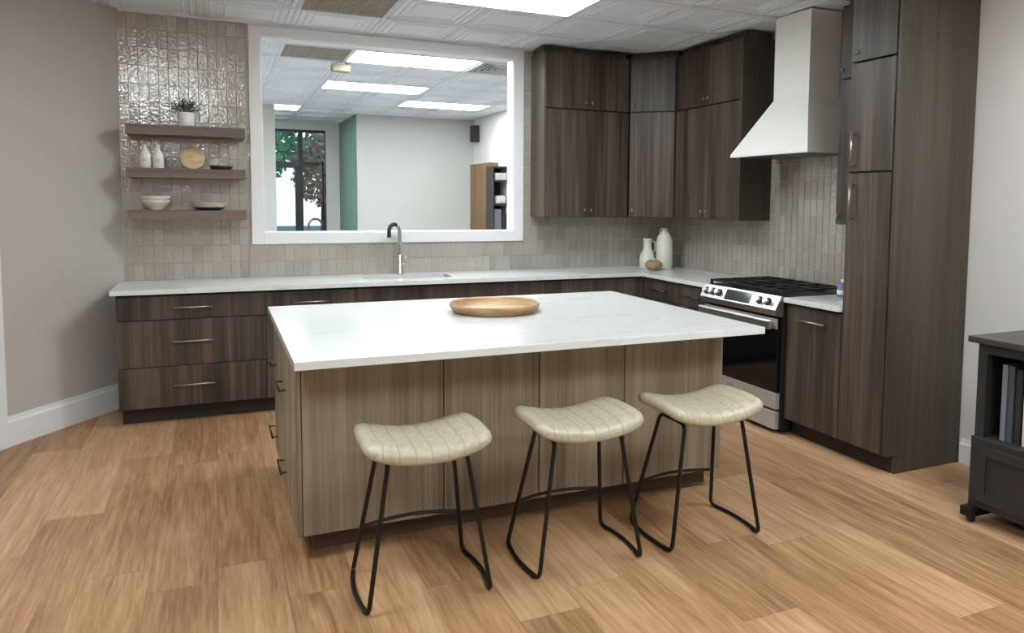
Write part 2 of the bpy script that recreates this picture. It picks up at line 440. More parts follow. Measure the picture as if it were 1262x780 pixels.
# ------------------------------------------------------------------ walls
def tiled(bm, axis, u0, u1, z0, z1, w, sgn, mi, holes=()):
    """hand-set tiles: each a slightly tilted slab with bevelled rim, face at plane w (+sgn towards the room)"""
    rnd = random.Random(int(abs(u0*100)))
    for iu in range(math.floor(u0/TW), math.ceil(u1/TW)):
        for iz in range(math.floor(z0/TH), math.ceil(z1/TH)):
            a0, a1 = max(u0, iu*TW), min(u1, (iu+1)*TW); c0, c1 = max(z0, iz*TH), min(z1, (iz+1)*TH)
            parts = [(a0, a1, c0, c1)]
            for h in holes:
                nxt = []
                for (p0, p1, q0, q1) in parts:
                    if p1 <= h[0] or p0 >= h[1] or q1 <= h[2] or q0 >= h[3]: nxt.append((p0, p1, q0, q1)); continue
                    if p0 < h[0]: nxt.append((p0, h[0], q0, q1))
                    if p1 > h[1]: nxt.append((h[1], p1, q0, q1))
                    m0, m1 = max(p0, h[0]), min(p1, h[1])
                    if q0 < h[2]: nxt.append((m0, m1, q0, h[2]))
                    if q1 > h[3]: nxt.append((m0, m1, h[3], q1))
                parts = nxt
            tx, tz = rnd.gauss(0, 0.010), rnd.gauss(0, 0.010)
            for (p0, p1, q0, q1) in parts:
                if p1-p0 < 0.004 or q1-q0 < 0.004: continue
                g = 0.0011; cu, cz = (iu+.5)*TW, (iz+.5)*TH
                def V(u, z, d):
                    off = w+sgn*(d+(u-cu)*tx+(z-cz)*tz)
                    return (u, off, z) if axis == 0 else (off, u, z)
                o = [bm.verts.new(V(u, z, 0.001)) for u, z in ((p0+g, q0+g), (p1-g, q0+g), (p1-g, q1-g), (p0+g, q1-g))]
                e = 0.0022
                t = [bm.verts.new(V(u, z, 0.0045)) for u, z in ((p0+e, q0+e), (p1-e, q0+e), (p1-e, q1-e), (p0+e, q1-e))]
                fs = [bm.faces.new(t)] + [bm.faces.new((o[k], o[(k+1) % 4], t[(k+1) % 4], t[k])) for k in range(4)]
                for f in fs: f.material_index = mi

TF = 0.004   # tile bed stands this far proud
bm = bmesh.new()
for (a, b_, c, d) in ((-7.5, XW0, 0, CH+.16), (XW1, 0.03, 0, CH+.16), (XW0, XW1, 0, ZW0), (XW0, XW1, ZW1, CH+.16)):
    box(bm, a, b_, 0.004, WT, c, d)
tiled(bm, 0, -4.612, -0.004, 0.90, CH, 0.004, -1, 1, holes=[(XW0-0.03, XW1+0.03, ZW0-0.03, CH)])
struct('wall_back', bm, ['wall_white', 'tile_x'])
bm = B(0.004, 0.16, -9.6, 7.75, 0, CH+.16)
tiled(bm, 1, -2.905, -0.006, 0.90, CH, 0.004, -1, 1)
struct('wall_right', bm, ['wall_white', 'tile_y'])
# angled left wall
bm = bmesh.new()
a, e = AW+AD*0.0, AW+AD*6.2
th = 0.12
prism(bm, [tuple(a), tuple(e), tuple(e-AN*th), tuple(a-AN*th)], 0, CH+.16)
struct('wall_left', bm, 'wall_grey')
struct('wall_left_rear', B(e.x-.12, e.x, -9.6, e.y, 0, CH+.16), 'wall_grey')
struct('wall_front', B(-9.5, 0.0, -9.6, -9.48, 0, CH+.16), 'wall_white')
# baseboards
def board(name, p, q, n, h, t=0.016):
    bm = bmesh.new()
    prof2 = [(0, 0), (t, 0), (t, h*0.80), (t*0.55, h*0.88), (t*0.45, h), (0, h)]
    rows = [[bm.verts.new((c.x+n.x*o_, c.y+n.y*o_, z)) for o_, z in prof2] for c in (p, q)]
    k = len(prof2)
    for i in range(k): bm.faces.new((rows[0][i], rows[0][(i+1) % k], rows[1][(i+1) % k], rows[1][i]))
    bm.faces.new(rows[0][::-1]); bm.faces.new(rows[1])
    return struct(name, bm, 'trim')
s1 = 0.985
board('baseboard_left', AW+AD*0.02, AW+AD*s1, AN, 0.185)
board('baseboard_right', Vector((0.003, -3.262)), Vector((0.003, -9.4)), Vector((-1, 0)), 0.145)
# door casing at the far left
bm = bmesh.new()
c0, c1 = AW+AD*(s1+0.001), AW+AD*(s1+0.10)
prism(bm, [tuple(c0), tuple(c1), tuple(c1+AN*0.022), tuple(c0+AN*0.022)], 0, 2.12)
c2, c3 = AW+AD*(s1+1.0), AW+AD*(s1+1.10)
prism(bm, [tuple(c2), tuple(c3), tuple(c3+AN*0.022), tuple(c2+AN*0.022)], 0, 2.12)
prism(bm, [tuple(c1), tuple(c2), tuple(c2+AN*0.022), tuple(c1+AN*0.022)], 2.02, 2.12)
struct('trim_1', bm, 'trim')
bm = bmesh.new(); prism(bm, [tuple(c1), tuple(c2), tuple(c2+AN*0.012), tuple(c1+AN*0.012)], 0.01, 2.02)
struct('door_1', bm, 'trim')
# wall angle under the ceiling
bm = bmesh.new(); box(bm, -4.6, -0.02, -0.024, 0.0, CH-0.012, CH+0.004)
struct('trim_2', bm, 'trim')
# pass-through casing with lined jambs
bm = bmesh.new()
cw = 0.088
for y0, y1 in ((-0.018, 0.0035), (WT, WT+0.018)):
    box(bm, XW0-cw, XW0, y0, y1, ZW0-cw, ZW1+cw-0.012, 0.003); box(bm, XW1, XW1+cw, y0, y1, ZW0-cw, ZW1+cw-0.012, 0.003)
    box(bm, XW0, XW1, y0, y1, ZW1, ZW1+cw-0.012, 0.003); box(bm, XW0, XW1, y0, y1, ZW0-cw, ZW0, 0.003)
struct('window_1', bm, 'trim')
bm = bmesh.new()
jt = 0.006
box(bm, XW0, XW0+jt, 0, WT, ZW0, ZW1); box(bm, XW1-jt, XW1, 0, WT, ZW0, ZW1)
box(bm, XW0, XW1, 0, WT, ZW1-jt, ZW1); box(bm, XW0, XW1, 0, WT, ZW0, ZW0+jt)
struct('trim_3', bm, 'trim')

# ------------------------------------------------------------------ ceiling fittings
def light(i, j, label):
    x0, _, y0, y1 = cell(i, j); x1 = x0+2*PX
    t = thing('ceiling_light', label, 'ceiling light', ((x0+x1)/2, (y0+y1)/2, CH), 'flat rectangular ceiling light panels')
    bm = bmesh.new()
    f = 0.022
    for a in ((x0, x1, y0, y0+f), (x0, x1, y1-f, y1), (x0, x0+f, y0+f, y1-f), (x1-f, x1, y0+f, y1-f)): box(bm, *a, CH-0.003, CH+0.05)
    link('frame', bm, 'ceiling_bar', t)
    link('diffuser', B(x0+f, x1-f, y0+f, y1-f, CH+0.002, CH+0.012), 'light', t)
LL = ['white lit ceiling panel above the kitchen island, nearest the hood',
      'lit ceiling panel over the open floor beside the angled grey wall',
      'lit ceiling panel above the open floor in front of the stools and cart',
      'lit ceiling panel at the rear left of the room',
      'added unseen ceiling panel brightening the bare right wall, above the black cart',  # no known fitting here; panel added to brighten the right wall
      'largest lit ceiling panel seen through the pass-through, beside the air vent',
      'second lit ceiling panel seen through the pass-through, left of the long far one',
      'lit ceiling panel just above the plain beige wall beyond the pass-through',
      'small lit ceiling panel by the far window beyond the pass-through',
      'lit ceiling panel left of the pass-through in the far room',
      'lit ceiling panel at the far left of the room beyond the wall']
for (i, j), l in zip(LIGHTS, LL): light(i, j, l)
def grille(i, j, label):
    x0, x1, y0, y1 = cell(i, j)
    t = thing('return_grille', label, 'air grille', ((x0+x1)/2, (y0+y1)/2, CH), 'grey return air grilles in the ceiling')
    bm = bmesh.new(); f = 0.018
    for a in ((x0, x1, y0, y0+f), (x0, x1, y1-f, y1), (x0, x0+f, y0+f, y1-f), (x1-f, x1, y0+f, y1-f)): box(bm, *a, CH-0.003, CH+0.03)
    link('frame', bm, 'ceiling_bar', t)
    bm = bmesh.new(); n = 26
    for k in range(1, n): 
        x = x0+f+(x1-x0-2*f)*k/n; box(bm, x-0.0015, x+0.0015, y0+f, y1-f, CH+0.001, CH+0.013)
        y = y0+f+(y1-y0-2*f)*k/n; box(bm, x0+f, x1-f, y-0.0015, y+0.0015, CH+0.001, CH+0.013)
    link('lattice', bm, 'grille', t)
    link('backing', B(x0+f, x1-f, y0+f, y1-f, CH+0.014, CH+0.02), 'grille_back', t)
grille(-3, -2, 'square grey return grille in the kitchen ceiling, left of the light panel')
grille(-3, 1, 'grey return grille seen through the pass-through, left of the large light')
def vent(x0, x1, y0, y1, label, z=CH):
    t = thing('ceiling_vent', label, 'air vent', ((x0+x1)/2, (y0+y1)/2, z), 'louvred ceiling vents in the far room')
    bm = bmesh.new(); f = 0.03
    for a in ((x0, x1, y0, y0+f), (x0, x1, y1-f, y1), (x0, x0+f, y0+f, y1-f), (x1-f, x1, y0+f, y1-f)): box(bm, *a, z-0.012, z+0.004)
    link('frame', bm, 'ceiling_bar', t)
    bm = bmesh.new()
    cx, cy = (x0+x1)/2, (y0+y1)/2
    for k in range(1, 6):
        s = k/6.0; hx, hy = (x1-x0)/2*s, (y1-y0)/2*s
        for a in ((cx-hx, cx+hx, cy-hy, cy-hy+0.012), (cx-hx, cx+hx, cy+hy-0.012, cy+hy), (cx-hx, cx-hx+0.012, cy-hy, cy+hy), (cx+hx-0.012, cx+hx, cy-hy, cy+hy)):
            box(bm, *a, z-0.010-0.0, z+0.002)
    link('louvre', bm, 'ceiling_bar', t)
    link('backing', B(x0+f, x1-f, y0+f, y1-f, z+0.003, z+0.008), 'charcoal', t)
x0, x1, y0, y1 = cell(0, 1); vent(x0, x1, y0, y1, 'louvred square vent right of the large light seen through the pass-through')
vent(-1.50, -0.95, 4.62, 4.86, 'dark slotted vent in front of the long far light panel')
t = thing('emergency_light', 'small beige fitting on the far ceiling beside the return grille', 'ceiling fitting', (-2.86, 1.42, CH))
link('housing', B(-2.95, -2.77, 1.38, 1.46, CH-0.09, CH-0.02, 0.012), 'exit_case', t)
link('mount', B(-2.90, -2.82, 1.39, 1.45, CH-0.02, CH), 'ceiling_bar', t)

# ------------------------------------------------------------------ cabinets
CB_F, CB_T = -0.612, 0.875      # base cabinet door face, carcass top
TK = 0.108                      # toe height
def front(root, name, plane, a0, a1, z0, z1, mat='dark_wood', th=0.019, gap=0.0012, gz=0.003):
    """a door or drawer front; plane ('y',v) faces -y, ('x',v) faces -x"""
    ax, v = plane
    if ax == 'y': bm = B(a0+gap, a1-gap, v, v+th, z0+gz, z1-gz, 0.0012)
    else: bm = B(v, v+th, a0+gap, a1-gap, z0+gz, z1-gz, 0.0012)
    return link(name, bm, mat, root)

def base_y(x0, x1, label, fronts, pulls=True, end_left=False):
    t = thing('base_cabinet', label, 'base cabinet', ((x0+x1)/2, -0.3, 0), 'dark wood base cabinets under the white worktop')
    xa, xb = x0+0.001, x1-0.001
    bm = bmesh.new()
    if 'sink' in label and 'right' not in label:      # open box, so the basin hangs free
        box(bm, xa, xb, CB_F+0.0215, -0.004, TK, 0.66); box(bm, xa, xb, CB_F+0.0215, CB_F+0.04, 0.66, CB_T)
        box(bm, xa, xa+0.018, CB_F+0.04, -0.004, 0.66, CB_T); box(bm, xb-0.018, xb, CB_F+0.04, -0.004, 0.66, CB_T)
    else: box(bm, xa, xb, CB_F+0.0215, -0.004, TK, CB_T)
    link('carcass', bm, 'edge_dark' if not end_left else 'dark_wood', t)
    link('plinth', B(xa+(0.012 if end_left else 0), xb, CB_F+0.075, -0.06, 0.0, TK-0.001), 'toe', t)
    for kind, a, b_, z0, z1 in fronts:
        f = front(t, kind, ('y', CB_F), a, b_, z0, z1)
        if kind == 'drawer' and pulls:
            c = (a+b_)/2+(-0.005); zc = (z0+z1)/2+0.01 if z1-z0 > .2 else (z0+z1)/2
            bar_pull((c-0.128, CB_F, zc), (c+0.128, CB_F, zc), (0, -1, 0), f)
        elif kind == 'door':
            bar_pull((b_-0.05, CB_F, z1-0.24), (b_-0.05, CB_F, z1-0.08), (0, -1, 0), f)
    return t
X = [-4.610, -3.690, -3.066, -2.150, -1.545, -0.6135]
ZT = 0.868
base_y(X[0], X[1], 'wide dark wood three-drawer cabinet against the angled grey wall',
       [('drawer', X[0], X[1], 0.705, ZT), ('drawer', X[0], X[1], 0.388, 0.705), ('drawer', X[0], X[1], TK, 0.388)], end_left=True)
base_y(X[1], X[2], 'dark wood base cabinet right of the three-drawer cabinet', [('drawer', X[1], X[2], 0.705, ZT), ('door', X[1], X[2], TK, 0.705)])
m_ = (X[2]+X[3])/2
base_y(X[2], X[3], 'dark wood base cabinet under the sink', [('false_front', X[2], X[3], 0.705, ZT), ('door', X[2], m_, TK, 0.705), ('door', m_, X[3], TK, 0.705)])
base_y(X[3], X[4], 'dark wood base cabinet right of the sink, behind the island', [('false_front', X[3], X[4], 0.705, ZT), ('door', X[3], X[4], TK, 0.705)])
base_y(X[4], X[5], 'dark wood base cabinet running into the back corner', [('false_front', X[4], X[5], 0.705, ZT), ('door', X[4], X[5], TK, 0.705)])

def base_x(y0, y1, label, fronts, yback=None):
    """y0 > y1 : from the corner towards the camera"""
    t = thing('base_cabinet', label, 'base cabinet', (-0.3, (y0+y1)/2, 0), 'dark wood base cabinets under the white worktop')
    link('carcass', B(CB_F+0.0215, -0.004, y1+0.001, y0-0.001, TK, CB_T), 'edge_dark', t)
    link('plinth', B(CB_F+0.075, -0.06, y1+0.001, y0-0.001, 0, TK-0.001), 'toe', t)
    for kind, a, b_, z0, z1 in fronts:
        f = front(t, kind, ('x', CB_F), b_, a, z0, z1)
        if kind in ('drawer', 'pull_out'):
            c = (a+b_)/2-0.01; zc = z1-0.085
            bar_pull((CB_F, c-0.11, zc), (CB_F, c+0.11, zc), (-1, 0, 0), f, mat='nickel' if kind == 'pull_out' else 'dull_nickel')
    return t
base_x(-0.6135, -1.157, 'dark wood corner base cabinet on the range side, beside the vases', [('drawer', -0.6135, -1.157, 0.705, ZT), ('door', -0.6135, -1.157, TK, 0.705)])
base_x(-1.157, -1.572, 'dark wood drawer cabinet left of the range', [('drawer', -1.157, -1.572, 0.705, ZT), ('door', -1.157, -1.572, TK, 0.705)])
base_x(-2.430, -2.900, 'dark wood pull-out base cabinet between the range and the tall cabinet', [('pull_out', -2.430, -2.900, TK, ZT)])

# tall cabinet
t = thing('tall_cabinet', 'tall dark wood pantry cabinet at the right end, beside the bare wall', 'tall cabinet', (-0.3, -3.08, 0))
TCF = -0.612
link('carcass', B(TCF+0.0215, -0.004, -3.228, -2.906, TK, 2.79), 'edge_dark', t)
link('plinth', B(TCF+0.075, -0.06, -3.228, -2.906, 0, TK-0.001), 'toe', t)
bm = bmesh.new()
prf = [(-0.606, TK), (-0.606, 2.80), (-0.004, 2.80), (-0.004, 0.0), (-0.53, 0.0), (-0.53, TK)]
a_ = [bm.verts.new((x, -3.252, z)) for x, z in prf]; b2 = [bm.verts.new((x, -3.230, z)) for x, z in prf]
bm.faces.new(a_); bm.faces.new(b2[::-1])
for i in range(6): bm.faces.new((a_[i], b2[i], b2[(i+1) % 6], a_[(i+1) % 6]))
link('end_panel', bm, 'panel_wood', t)
d = front(t, 'door', ('x', TCF), -3.224, -2.906, TK, 1.704, gz=0.004); bar_pull((TCF, -2.955, 1.425), (TCF, -2.955, 1.645), (-1, 0, 0), d)
d = front(t, 'door', ('x', TCF), -3.224, -2.906, 1.706, 2.334, gz=0.005); bar_pull((TCF, -2.955, 1.730), (TCF, -2.955, 1.945), (-1, 0, 0), d)
d = front(t, 'door', ('x', TCF), -3.224, -2.906, 2.336, 2.79, gz=0.005); knob((TCF, -2.955, 2.390), (-1, 0, 0), d)
link('filler', B(TCF+0.05, -0.02, -3.228, -2.906, 2.801, 2.846), 'dark_wood', t)

# wall cabinets
UB, US, UT, UF = 1.387, 2.318, 2.79, -0.306
def upper_fronts(t, plane, edges):
    n = len(edges)-1
    for k in range(n):
        a, b_ = edges[k], edges[k+1]
        for z0, z1 in ((UB, US), (US, UT)):
            f = front(t, 'door', plane, min(a, b_), max(a, b_), z0, z1, gz=0.005)
            side = b_ if k == 0 and n > 1 else a
            s = 1 if side == max(a, b_) else -1
            u = side-s*0.032
            if plane[0] == 'y': knob((u, plane[1], z0+0.06), (0, -1, 0), f)
            else: knob((plane[1], u, z0+0.06), (-1, 0, 0), f)
G = 'dark wood wall cabinets'
t = thing('wall_cabinet', 'dark wood wall cabinet right of the pass-through with left side toned as lit', 'wall cabinet', (-1.02, -0.15, UB), G)
link('carcass', B(-1.418, -0.613, UF+0.0215, -0.004, UB+0.002, UT), 'edge_dark', t)
link('side_panel', B(-1.434, -1.419, UF+0.0005, -0.004, UB, UT), 'side_lit_wood', t)  # paler wood puts light falling on this side into the colour
upper_fronts(t, ('y', UF), [-1.418, -1.015, -0.612])
link('filler', B(-1.42, -0.62, UF+0.05, -0.03, UT+0.001, 2.846), 'dark_wood', t)
# corner cabinet with a diagonal face
t = thing('wall_cabinet', 'diagonal corner wall cabinet above the white vases', 'wall cabinet', (-0.25, -0.25, UB), G)
p0, p1 = Vector((-0.609, UF-0.004)), Vector((UF-0.004, -0.609))
dd = (p1-p0).normalized(); nn = Vector((-dd.y, dd.x));  nn = nn if nn.x < 0 else -nn
bm = bmesh.new(); q0, q1 = p0-nn*0.021, p1-nn*0.021
prism(bm, [tuple(q0), tuple(q1), (-0.004, -0.609), (-0.004, -0.004), (-0.609, -0.004)], UB+0.002, UT)
link('carcass', bm, 'edge_dark', t)
for z0, z1 in ((UB, US), (US, UT)):
    bm = bmesh.new(); a, b_ = p0+dd*0.012, p1-dd*0.012
    prism(bm, [tuple(a), tuple(b_), tuple(b_-nn*0.019), tuple(a-nn*0.019)], z0+0.005, z1-0.005)
    f = link('door', bm, 'dark_wood', t)
    kp = a+dd*0.03; knob((kp.x, kp.y, z0+0.06), (nn.x, nn.y, 0), f)
bm = bmesh.new(); q0, q1 = p0-nn*0.06, p1-nn*0.06
prism(bm, [tuple(q0), tuple(q1), (-0.03, -0.60), (-0.03, -0.03), (-0.60, -0.03)], UT+0.001, 2.846); link('filler', bm, 'dark_wood', t)
t = thing('wall_cabinet', 'dark wood wall cabinet left of the white hood, plain end towards the range', 'wall cabinet', (-0.15, -1.06, UB), G)
link('carcass', B(UF+0.0215, -0.004, -1.488, -0.613, UB+0.002, UT), 'edge_dark', t)
link('side_panel', B(UF+0.0005, -0.004, -1.508, -1.489, UB, UT), 'panel_wood', t)
upper_fronts(t, ('x', UF), [-0.613, -1.050, -1.487])
link('filler', B(UF+0.05, -0.03, -1.48, -0.62, UT+0.001, 2.846), 'dark_wood', t)
t = thing('wall_cabinet', 'narrow dark wood wall cabinet between the white hood and the tall cabinet', 'wall cabinet', (-0.15, -2.7, UB), G)
link('carcass', B(UF+0.0215, -0.004, -2.902, -2.513, UB+0.002, UT), 'dark_wood', t)
for z0, z1 in ((UB, US), (US, UT)):
    f = front(t, 'door', ('x', UF), -2.902, -2.513, z0, z1, gz=0.005); knob((UF, -2.54, z0+0.06), (-1, 0, 0), f)
link('filler', B(UF+0.05, -0.03, -2.90, -2.52, UT+0.001, 2.846), 'dark_wood', t)

# ------------------------------------------------------------------ worktops, sink, tap
WZ0, WZ1, WF = 0.882, 0.914, -0.642
SX0, SX1, SY0, SY1 = -2.965, -2.275, -0.450, -0.165
bm = bmesh.new()
xl = -4.640
wb = -0.006
for a in ((xl, SX0, WF, wb), (SX1, WF, WF, wb), (SX0, SX1, WF, SY0), (SX0, SX1, SY1, wb), (WF, -0.006, -1.578, wb)):
    box(bm, *a, WZ0, WZ1)
bmesh.ops.remove_doubles(bm, verts=bm.verts, dist=1e-5)
single('worktop', 'L-shaped white quartz worktop along the back wall to the range', 'worktop', (-2.4, -0.3, WZ0-0.006), bm, 'quartz')
bpy.data.objects['worktop'].location.z += 0.0
single('worktop', 'small white worktop between the range and the tall cabinet', 'worktop', (-0.3, -2.66, WZ0),
       B(WF, -0.006, -2.902, -2.428, WZ0, WZ1, 0.002), 'quartz')
t = thing('sink', 'stainless undermount sink set in the back worktop', 'sink', ((SX0+SX1)/2, (SY0+SY1)/2, 0.70))
bm = bmesh.new()
for a in ((SX0-0.004, SX0+0.002, SY0-.004, SY1+.004), (SX1-0.002, SX1+0.004, SY0-.004, SY1+.004), (SX0, SX1, SY0-.004, SY0+.002), (SX0, SX1, SY1-.002, SY1+.004)): box(bm, *a, 0.70, 0.8815)
box(bm, SX0, SX1, SY0, SY1, 0.70, 0.706)
link('basin', bm, 'steel_dark', t)
bm = bmesh.new(); lathe(bm, -2.62, -0.30, 0.706, [(0.0, 0.004), (0.04, 0.004), (0.045, 0.0)], 24); link('drain', bm, 'steel_dark', t)

def faucet(x, y, label, d, loc_z=WZ1, h=0.30, R=0.055, mat='steel', dark='steel_dark', drop=0.05, TR=0.0155):
    t = thing('faucet', label, 'faucet', (x, y, loc_z))
    bm = bmesh.new(); lathe(bm, x, y, loc_z, [(0, 0), (0.027, 0), (0.029, 0.008), (0.0245, 0.012), (0.0235, 0.155), (0.018, 0.162), (0.0, 0.162)], 24); link('body', bm, mat, t)
    bm = bmesh.new(); d = Vector((d[0], d[1], 0)).normalized()
    top = loc_z+h; p = Vector((x, y, 0))
    pts = [Vector((x, y, loc_z+0.158)), Vector((x, y, top-0.05)), Vector((x, y, top))]
    for k in range(1, 15):
        a = PI*k/14; pts.append(p+d*(R-R*math.cos(a))+Vector((0, 0, top+R*math.sin(a))))
    tube(bm, pts[:8], TR, 12); link('spout', bm, mat, t)
    e = pts[-1]; bm = bmesh.new(); tube(bm, pts[7:]+[e+Vector((0, 0, -drop))], TR+0.0005, 12); link('dark_spray_arch', bm, dark, t)
    bm = bmesh.new(); tube(bm, [(x+0.015, y, loc_z+0.075), (x+0.042, y, loc_z+0.078)], 0.013, 12); tube(bm, [(x+0.040, y, loc_z+0.08), (x+0.052, y-0.01, loc_z+0.15)], 0.005, 8); link('lever', bm, mat, t)
faucet(-2.630, -0.10, 'gooseneck stainless faucet behind the kitchen sink', (-0.9, -0.5), h=0.355, R=0.055, dark='charcoal')  # charcoal over the outer half of the arch paints in the spout's shade

# ------------------------------------------------------------------ open shelves and what stands on them
SHX0, SHX1, SHY = -4.556, -3.790, -0.25
for z0, z1, l in ((1.964, 2.034, 'top brown wooden floating shelf, carrying the potted plant'),
                  (1.663, 1.731, 'middle brown wooden floating shelf, carrying two white bottles'),
                  (1.368, 1.432, 'bottom brown wooden floating shelf, carrying the white bowls')):
    single('floating_shelf', l, 'shelf', ((SHX0+SHX1)/2, -0.13, z0), B(SHX0, SHX1, SHY, -0.002, z0, z1, 0.002), 'shelf_wood', 'brown floating shelves beside the pass-through')
Z1, Z2, Z3 = 2.034, 1.731, 1.432
# potted plant
px, py = -4.178, -0.13
t = thing('potted_plant', 'small green plant in a white pot on the top shelf', 'plant', (px, py, Z1))
bm = bmesh.new(); lathe(bm, px, py, Z1, [(0, 0), (0.050, 0), (0.055, 0.006), (0.058, 0.10), (0.054, 0.103), (0.051, 0.10), (0.049, 0.085), (0, 0.085)], 36); link('pot', bm, 'ceramic', t)
bm = bmesh.new(); lathe(bm, px, py, Z1, [(0, 0.0855), (0.048, 0.0855), (0.0, 0.094)], 24); link('soil', bm, 'soil', t)
bm = bmesh.new(); rnd = random.Random(3)
for k in range(46):
    a = rnd.uniform(0, 2*PI); tilt = rnd.uniform(0.15, 1.35); L = rnd.uniform(0.06, 0.115)
    base = Vector((px+0.02*math.cos(a), py+0.02*math.sin(a), Z1+0.09))
    dirv = Vector((math.cos(a)*math.sin(tilt), math.sin(a)*math.sin(tilt)*0.75, math.cos(tilt)*0.85+0.1))
    tip = base+dirv*L
    tube(bm, [base, base+dirv*L*0.5+Vector((0, 0, 0.008)), tip], 0.0012, 5)
    side = dirv.cross(Vector((0, 0, 1))).normalized()
    for q in range(3):
        c = base+dirv*L*(0.55+0.22*q)+Vector((0, 0, 0.006)); w, l2 = 0.012, 0.020
        ax = (dirv+side*rnd.uniform(-1.2, 1.2)).normalized(); sd = ax.cross(Vector((0, 0, 1))).normalized(); up = Vector((0, 0, 0.004))
        v = [bm.verts.new(p) for p in (c-ax*l2*0.2, c+ax*l2*0.4+sd*w*0.6+up, c+ax*l2, c+ax*l2*0.4-sd*w*0.6+up)]
        bm.faces.new(v)
link('foliage', bm, 'leaf', t)
# two white bottles
def bottle(x, label):
    t = thing('bottle', label, 'bottle', (x, -0.13, Z2), 'white ceramic bottles on the middle shelf')
    bm = bmesh.new(); lathe(bm, x, -0.13, Z2, [(0, 0), (0.034, 0), (0.037, 0.004), (0.037, 0.085), (0.033, 0.105), (0.018, 0.130), (0.0125, 0.142), (0.0125, 0.158), (0, 0.158)], 32); link('body', bm, 'ceramic', t)
    bm = bmesh.new(); lathe(bm, x, -0.13, Z2, [(0.0128, 0.150), (0.017, 0.153), (0.017, 0.168), (0.013, 0.172), (0, 0.172)], 24); link('collar', bm, 'ceramic', t)
    bm = bmesh.new()
    for k in range(2):
        for q in range(5):
            a0, a1 = -PI/2-0.45+0.18*q, -PI/2-0.45+0.18*q+0.12; z0 = Z2+0.062-0.012*k
            r = 0.0376
            v = [bm.verts.new((x+r*math.cos(a), -0.13+r*math.sin(a), z)) for a, z in ((a0, z0), (a1, z0), (a1, z0+0.006), (a0, z0+0.006))]; bm.faces.new(v)
    link('print', bm, 'print_grey', t)
bottle(-4.447, 'left white bottle on the middle shelf, nearest the grey wall')
bottle(-4.364, 'right white bottle on the middle shelf, nearer the round wooden plate')
# leaning wooden plate
bm = bmesh.new(); lathe(bm, 0, 0, 0, [(0, 0.0), (0.055, 0.0), (0.080, 0.010), (0.084, 0.014), (0.081, 0.018), (0.055, 0.009), (0.02, 0.006), (0.012, 0.010), (0, 0.010)], 44)
R_ = Matrix.Rotation(PI/2-0.20, 4, 'X'); bmesh.ops.transform(bm, matrix=Matrix.Translation((-4.145, -0.098, Z2+0.084))@R_, verts=bm.verts)
zmin = min(v.co.z for v in bm.verts); bmesh.ops.translate(bm, verts=bm.verts, vec=(0, 0, Z2+0.0005-zmin))
single('wooden_plate', 'round pale wooden plate standing upright on the middle shelf', 'plate', (-4.145, -0.10, Z2), bm, 'plate_wood')
bm = bmesh.new(); x, y = -3.955, -0.13
lathe(bm, x, y, Z2, [(0, 0), (0.060, 0), (0.070, 0.006), (0.080, 0.030), (0.077, 0.031), (0.066, 0.012), (0, 0.009)], 40)
single('dish', 'low black dish at the right end of the middle shelf', 'dish', (x, y, Z2), bm, 'dark_dish')
def bowl(z, r, h, label):
    bm = bmesh.new(); x, y = -4.388, -0.13
    lathe(bm, x, y, z, [(0, 0), (0.42*r, 0), (0.44*r, 0.006), (0.78*r, 0.45*h), (0.96*r, 0.85*h), (r, h), (0.97*r, h+0.002), (0.90*r, 0.84*h), (0.70*r, 0.46*h), (0.4*r, 0.012), (0, 0.010)], 44)
    single('bowl', label, 'bowl', (x, y, z), bm, 'ceramic_grey', 'nested bowls on the bottom shelf')
bowl(Z3+0.0005, 0.090, 0.072, 'lower white bowl of the nested pair on the bottom shelf')
bowl(Z3+0.032, 0.096, 0.070, 'upper white bowl of the nested pair on the bottom shelf')
for k in range(4):
    bm = bmesh.new(); x, y, z = -4.040, -0.13, Z3+0.0005+0.0125*k
    r = 0.116 if k else 0.108
    lathe(bm, x, y, z, [(0, 0), (0.62*r, 0), (0.66*r, 0.003), (0.97*r, 0.017), (r, 0.019), (0.98*r, 0.021), (0.68*r, 0.0075), (0, 0.006)], 44)
    single('plate', ['dark bottom plate of the stack on the bottom shelf', 'second plate up in the stack on the bottom shelf',
                     'third plate up in the stack on the bottom shelf', 'topmost white plate of the stack on the bottom shelf'][k], 'plate', (x, y, z), bm,
           'dark_dish' if k == 0 else 'ceramic_grey', 'stacked plates on the bottom shelf')

# ------------------------------------------------------------------ vases in the corner
Zc = WZ1
x, y = -0.352, -0.235
t = thing('jug', 'short white ceramic jug with a handle in the worktop corner', 'jug', (x, y, Zc))
bm = bmesh.new(); lathe(bm, x, y, Zc, [(0, 0), (0.058, 0), (0.068, 0.01), (0.072, 0.07), (0.066, 0.125), (0.044, 0.165), (0.036, 0.20), (0.038, 0.255), (0.046, 0.272), (0.042, 0.272), (0.030, 0.22), (0.0, 0.20)], 40); link('body', bm, 'matt_white', t)
bm = bmesh.new(); tube(bm, arc_path([(x+0.034, y-0.006, Zc+0.245), (x+0.078, y-0.012, Zc+0.245), (x+0.078, y-0.012, Zc+0.16), (x+0.050, y-0.006, Zc+0.145)], 0.03), 0.007, 10); link('handle', bm, 'matt_white', t)
x, y = -0.255, -0.375
t = thing('vase', 'tall white bottle-shaped vase in the worktop corner', 'vase', (x, y, Zc))
bm = bmesh.new(); lathe(bm, x, y, Zc, [(0, 0), (0.066, 0), (0.074, 0.010), (0.076, 0.14), (0.074, 0.25), (0.064, 0.295), (0.040, 0.330), (0.025, 0.345), (0.024, 0.360), (0.032, 0.375), (0.028, 0.375), (0.018, 0.355), (0, 0.345)], 40); link('body', bm, 'matt_white', t)
